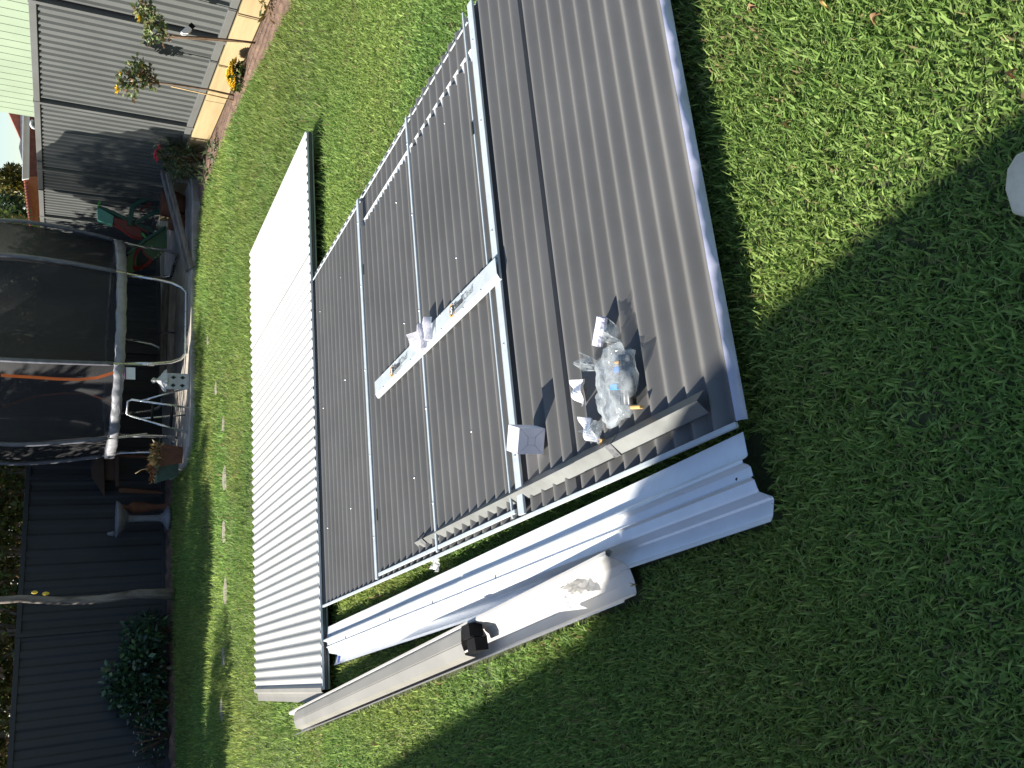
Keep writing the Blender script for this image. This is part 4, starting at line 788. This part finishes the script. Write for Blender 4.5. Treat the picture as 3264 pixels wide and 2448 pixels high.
tree('low leafy tree left of the roof sheets beyond the lawn', (-8.6, 9.4, 0), 2.0, .10, [(0, 0, 2.9, 1.0, .8, .7), (1.0, -.2, 3.0, .8, .6, .5), (-.7, 1.4, 4.0, .9, .5, .4), (.6, 1.3, 4.0, .9, .45, .4), (1.4, 1.8, 4.0, .8, .4, .4)], 5200, .13, YG, 103)
# trees behind the shaded fence
BL = ['brown green tree behind the back fence at the far left', 'green bushy tree behind the fence above the glossy shrub', 'dense tree behind the fence left of the tree trunk', 'olive tree behind the fence right of the tree trunk', 'twiggy tree behind the fence above the bird bath', 'tangled tree behind the fence left of the trampoline net', 'dim tree behind the trampoline net', 'bright leafed bush behind the fence corner']
for i, s in enumerate((6.6, 5.5, 4.45, 3.4, 2.4, 1.35, .2, -1.0)):
    c = Vector((CORN.x, CORN.y, 0)) + Vector((LD.x, LD.y, 0)) * (s * 1.28 + .9) + Vector((-.5, .95, 0)) * (1.2 + .4 * (i % 2)); q = [(.10, .14, .03), (.17, .19, .05), (.06, .09, .02), (.24, .17, .08)] if i % 2 else [(.08, .12, .03), (.13, .18, .05), (.05, .07, .02), (.20, .13, .07)]
    if i == 7: q = [(.20, .26, .05), (.26, .30, .08), (.12, .18, .03)]
    tree(BL[i], c, 1.5, .08, [(0, 0, 2.2, .95, .8, .8), (.6, .1, 2.6, .8, .7, .7), (-.6, 0, 2.7, .85, .7, .8), (.1, 0, 3.3, .9, .8, .7), (-.3, .1, 1.5, .9, .7, .5), (0, .5, 2.4, 1.1, .5, .7), (.3, .6, 3.2, 1.1, .5, .8)], 5200, .12, q, 110 + i, group='trees behind the back fence')

for i, (s, lb) in enumerate(((7.2, 'tall dense tree far behind the left end of the back fence'), (5.2, 'tall dense tree far behind the glossy shrub'), (3.2, 'tall dense tree far behind the bird bath'), (1.0, 'tall dense tree far behind the trampoline'))):
    c = Vector((CORN.x, CORN.y, 0)) + Vector((LD.x, LD.y, 0)) * (s * 1.28 + .9) + Vector((-.5, .95, 0)) * 4.2
    tree(lb, c, 1.8, .14, [(-1.2, 0, 2.4, 1.2, .8, 1.1), (0, 0, 2.2, 1.2, .8, 1.1), (1.2, 0, 2.5, 1.2, .8, 1.1), (-.6, .2, 3.7, 1.3, .8, 1.0), (.7, .2, 3.8, 1.3, .8, 1.0)], 3600, .26, [(.09, .10, .03), (.13, .12, .05), (.06, .08, .02)], 140 + i, group='trees behind the back fence')

# ------------------------------------------------------------ neighbours beyond the sunlit fence
gw = thing('green_building', 'pale green clad neighbouring building rising above the sunlit fence', 'building', (5, 9, 0))
o0 = RP0 - Vector((rn.x, rn.y)) * 1.6; se = along(o0, RDIR, 60, 362); W0 = Vector((o0.x, o0.y, 0)); bw_ = .21; s = se; k = 0
while s > se - 8 and k < 40:
    p, q = W0 + rd3 * (s - bw_ + .006), W0 + rd3 * (s - .006); MB().box((p + q) / 2 + Z * 2.6, (q - p) / 2, rn * .02, Z * 2.6).build('cladding_board', WALLG, gw, bevel=.004); s -= bw_; k += 1
MB().box(W0 + rd3 * (se - 4) - rn * .09 + Z * 2.6, rd3 * 3.98, rn * .06, Z * 2.6).build('backing_wall', mat('green groove', (.34, .40, .26), .7), gw)
MB().box(W0 + rd3 * (se - .03) - rn * 2.0 + Z * 2.6, rd3 * .02, rn * 1.85, Z * 2.6).build('end_wall', WALLG, gw)
YN = 24.0; nh = thing('neighbour_house', 'orange brick neighbouring house with tiled roof and white fascia beyond the fence', 'house', (4, YN, 0))
def hp(name, pts, m, dy=0, th=.2, bev=0): mb = MB(); mb.prism([AY(x, y, YN + dy) for x, y in pts], (0, th, 0)); return mb.build(name, m, nh, bevel=bev)
hp('wall', [(90, 330), (90, 563), (200, 563), (200, 330)], mat('shaded brick copy', (.20, .075, .05), .85, 0, .2, 14), .6, .3)  # darker copy of the orange brick, with this wall's shade in its colour
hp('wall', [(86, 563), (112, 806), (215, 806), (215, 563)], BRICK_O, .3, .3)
hp('fascia', [(75, 330), (73, 572), (93, 570), (95, 330)], WHITE, -.2, .1, .01)
hp('gutter', [(73, 330), (70.5, 572), (74.5, 572), (77, 330)], WHITE, -.35, .14, .01)
hp('roof', [(10, 320), (27, 357), (64, 440), (73, 330)], TILE_R, .1, .25)
hp('roof', [(64, 330), (66, 440), (60, 470), (72, 520), (73, 330)], TILE_G, -.05, .2)
hp('eave_batten', [(75, 574), (102, 806), (108, 806), (80, 574)], TILE_G, .0, .3)
tl = MB().lathe((0, 0, 0), [(.001, -.3), (.055, -.3), (.06, .0), (.001, .0)], 10).mesh('roof_tile'); tl.transform(Matrix.Rotation(R(90), 4, 'X')); tl.materials.append(TILE_R)
for k in range(24):
    p = AY(84 + k * 1.12, 578 + k * 9.4, YN - .15); o = bpy.data.objects.new('roof_tile', tl); C.objects.link(o); o.parent = nh; o.matrix_parent_inverse = nh.matrix_world.inverted(); o.matrix_world = Matrix.Translation(p)
hk = [AY(x, y, 17) for x, y in ((112, 408), (104, 405), (100, 398), (101, 388), (106, 384))]
tag(MB().tube(hk, .028, 8).build('vent_pipe', WHITE, None), 'white bent vent pipe poking above the sunlit fence', 'pipe')
def far_tree(label, px, py, Y, r_, n, cols, seed, size=.2):
    c = AY(px, py, Y); t_ = thing('tree', label, 'tree', (c.x, c.y, 0), 'far trees beyond the houses'); MB().tube([(c.x, c.y, 0), (c.x, c.y, c.z)], [.18, .08], 8).build('trunk', BARK, t_)
    rr = random.Random(seed); leaves('crown', [(c.x + rr.uniform(-.6, .6) * r_, c.y, c.z + rr.uniform(-.8, .5) * r_, r_ * .6, r_ * .6, r_ * .55) for _ in range(7)], n, size, cols, LEAF, t_, seed=seed)
far_tree('round olive and yellow tree rising beyond the tiled roof', 35, 575, 40, .75, 2600, [(.12, .12, .03), (.24, .19, .03), (.07, .07, .02)], 131)
far_tree('dark green tree beyond the house behind the trampoline pole', 55, 700, 34, .75, 2200, [(.03, .06, .02), (.05, .08, .03)], 132)
far_tree('golden leafed tree above the tiled eave', 70, 735, 30, .4, 1200, [(.40, .26, .05), (.30, .22, .05), (.12, .13, .04)], 133, .12)
far_tree('grey green tree above the net beyond the house', 20, 760, 32, .8, 2200, [(.09, .10, .06), (.14, .13, .07), (.06, .08, .03)], 134)
far_tree('bright green leafy tree behind the corner of the yard', 60, 810, 22, .55, 1800, [(.16, .24, .05), (.24, .30, .08), (.10, .16, .03)], 135, .1)
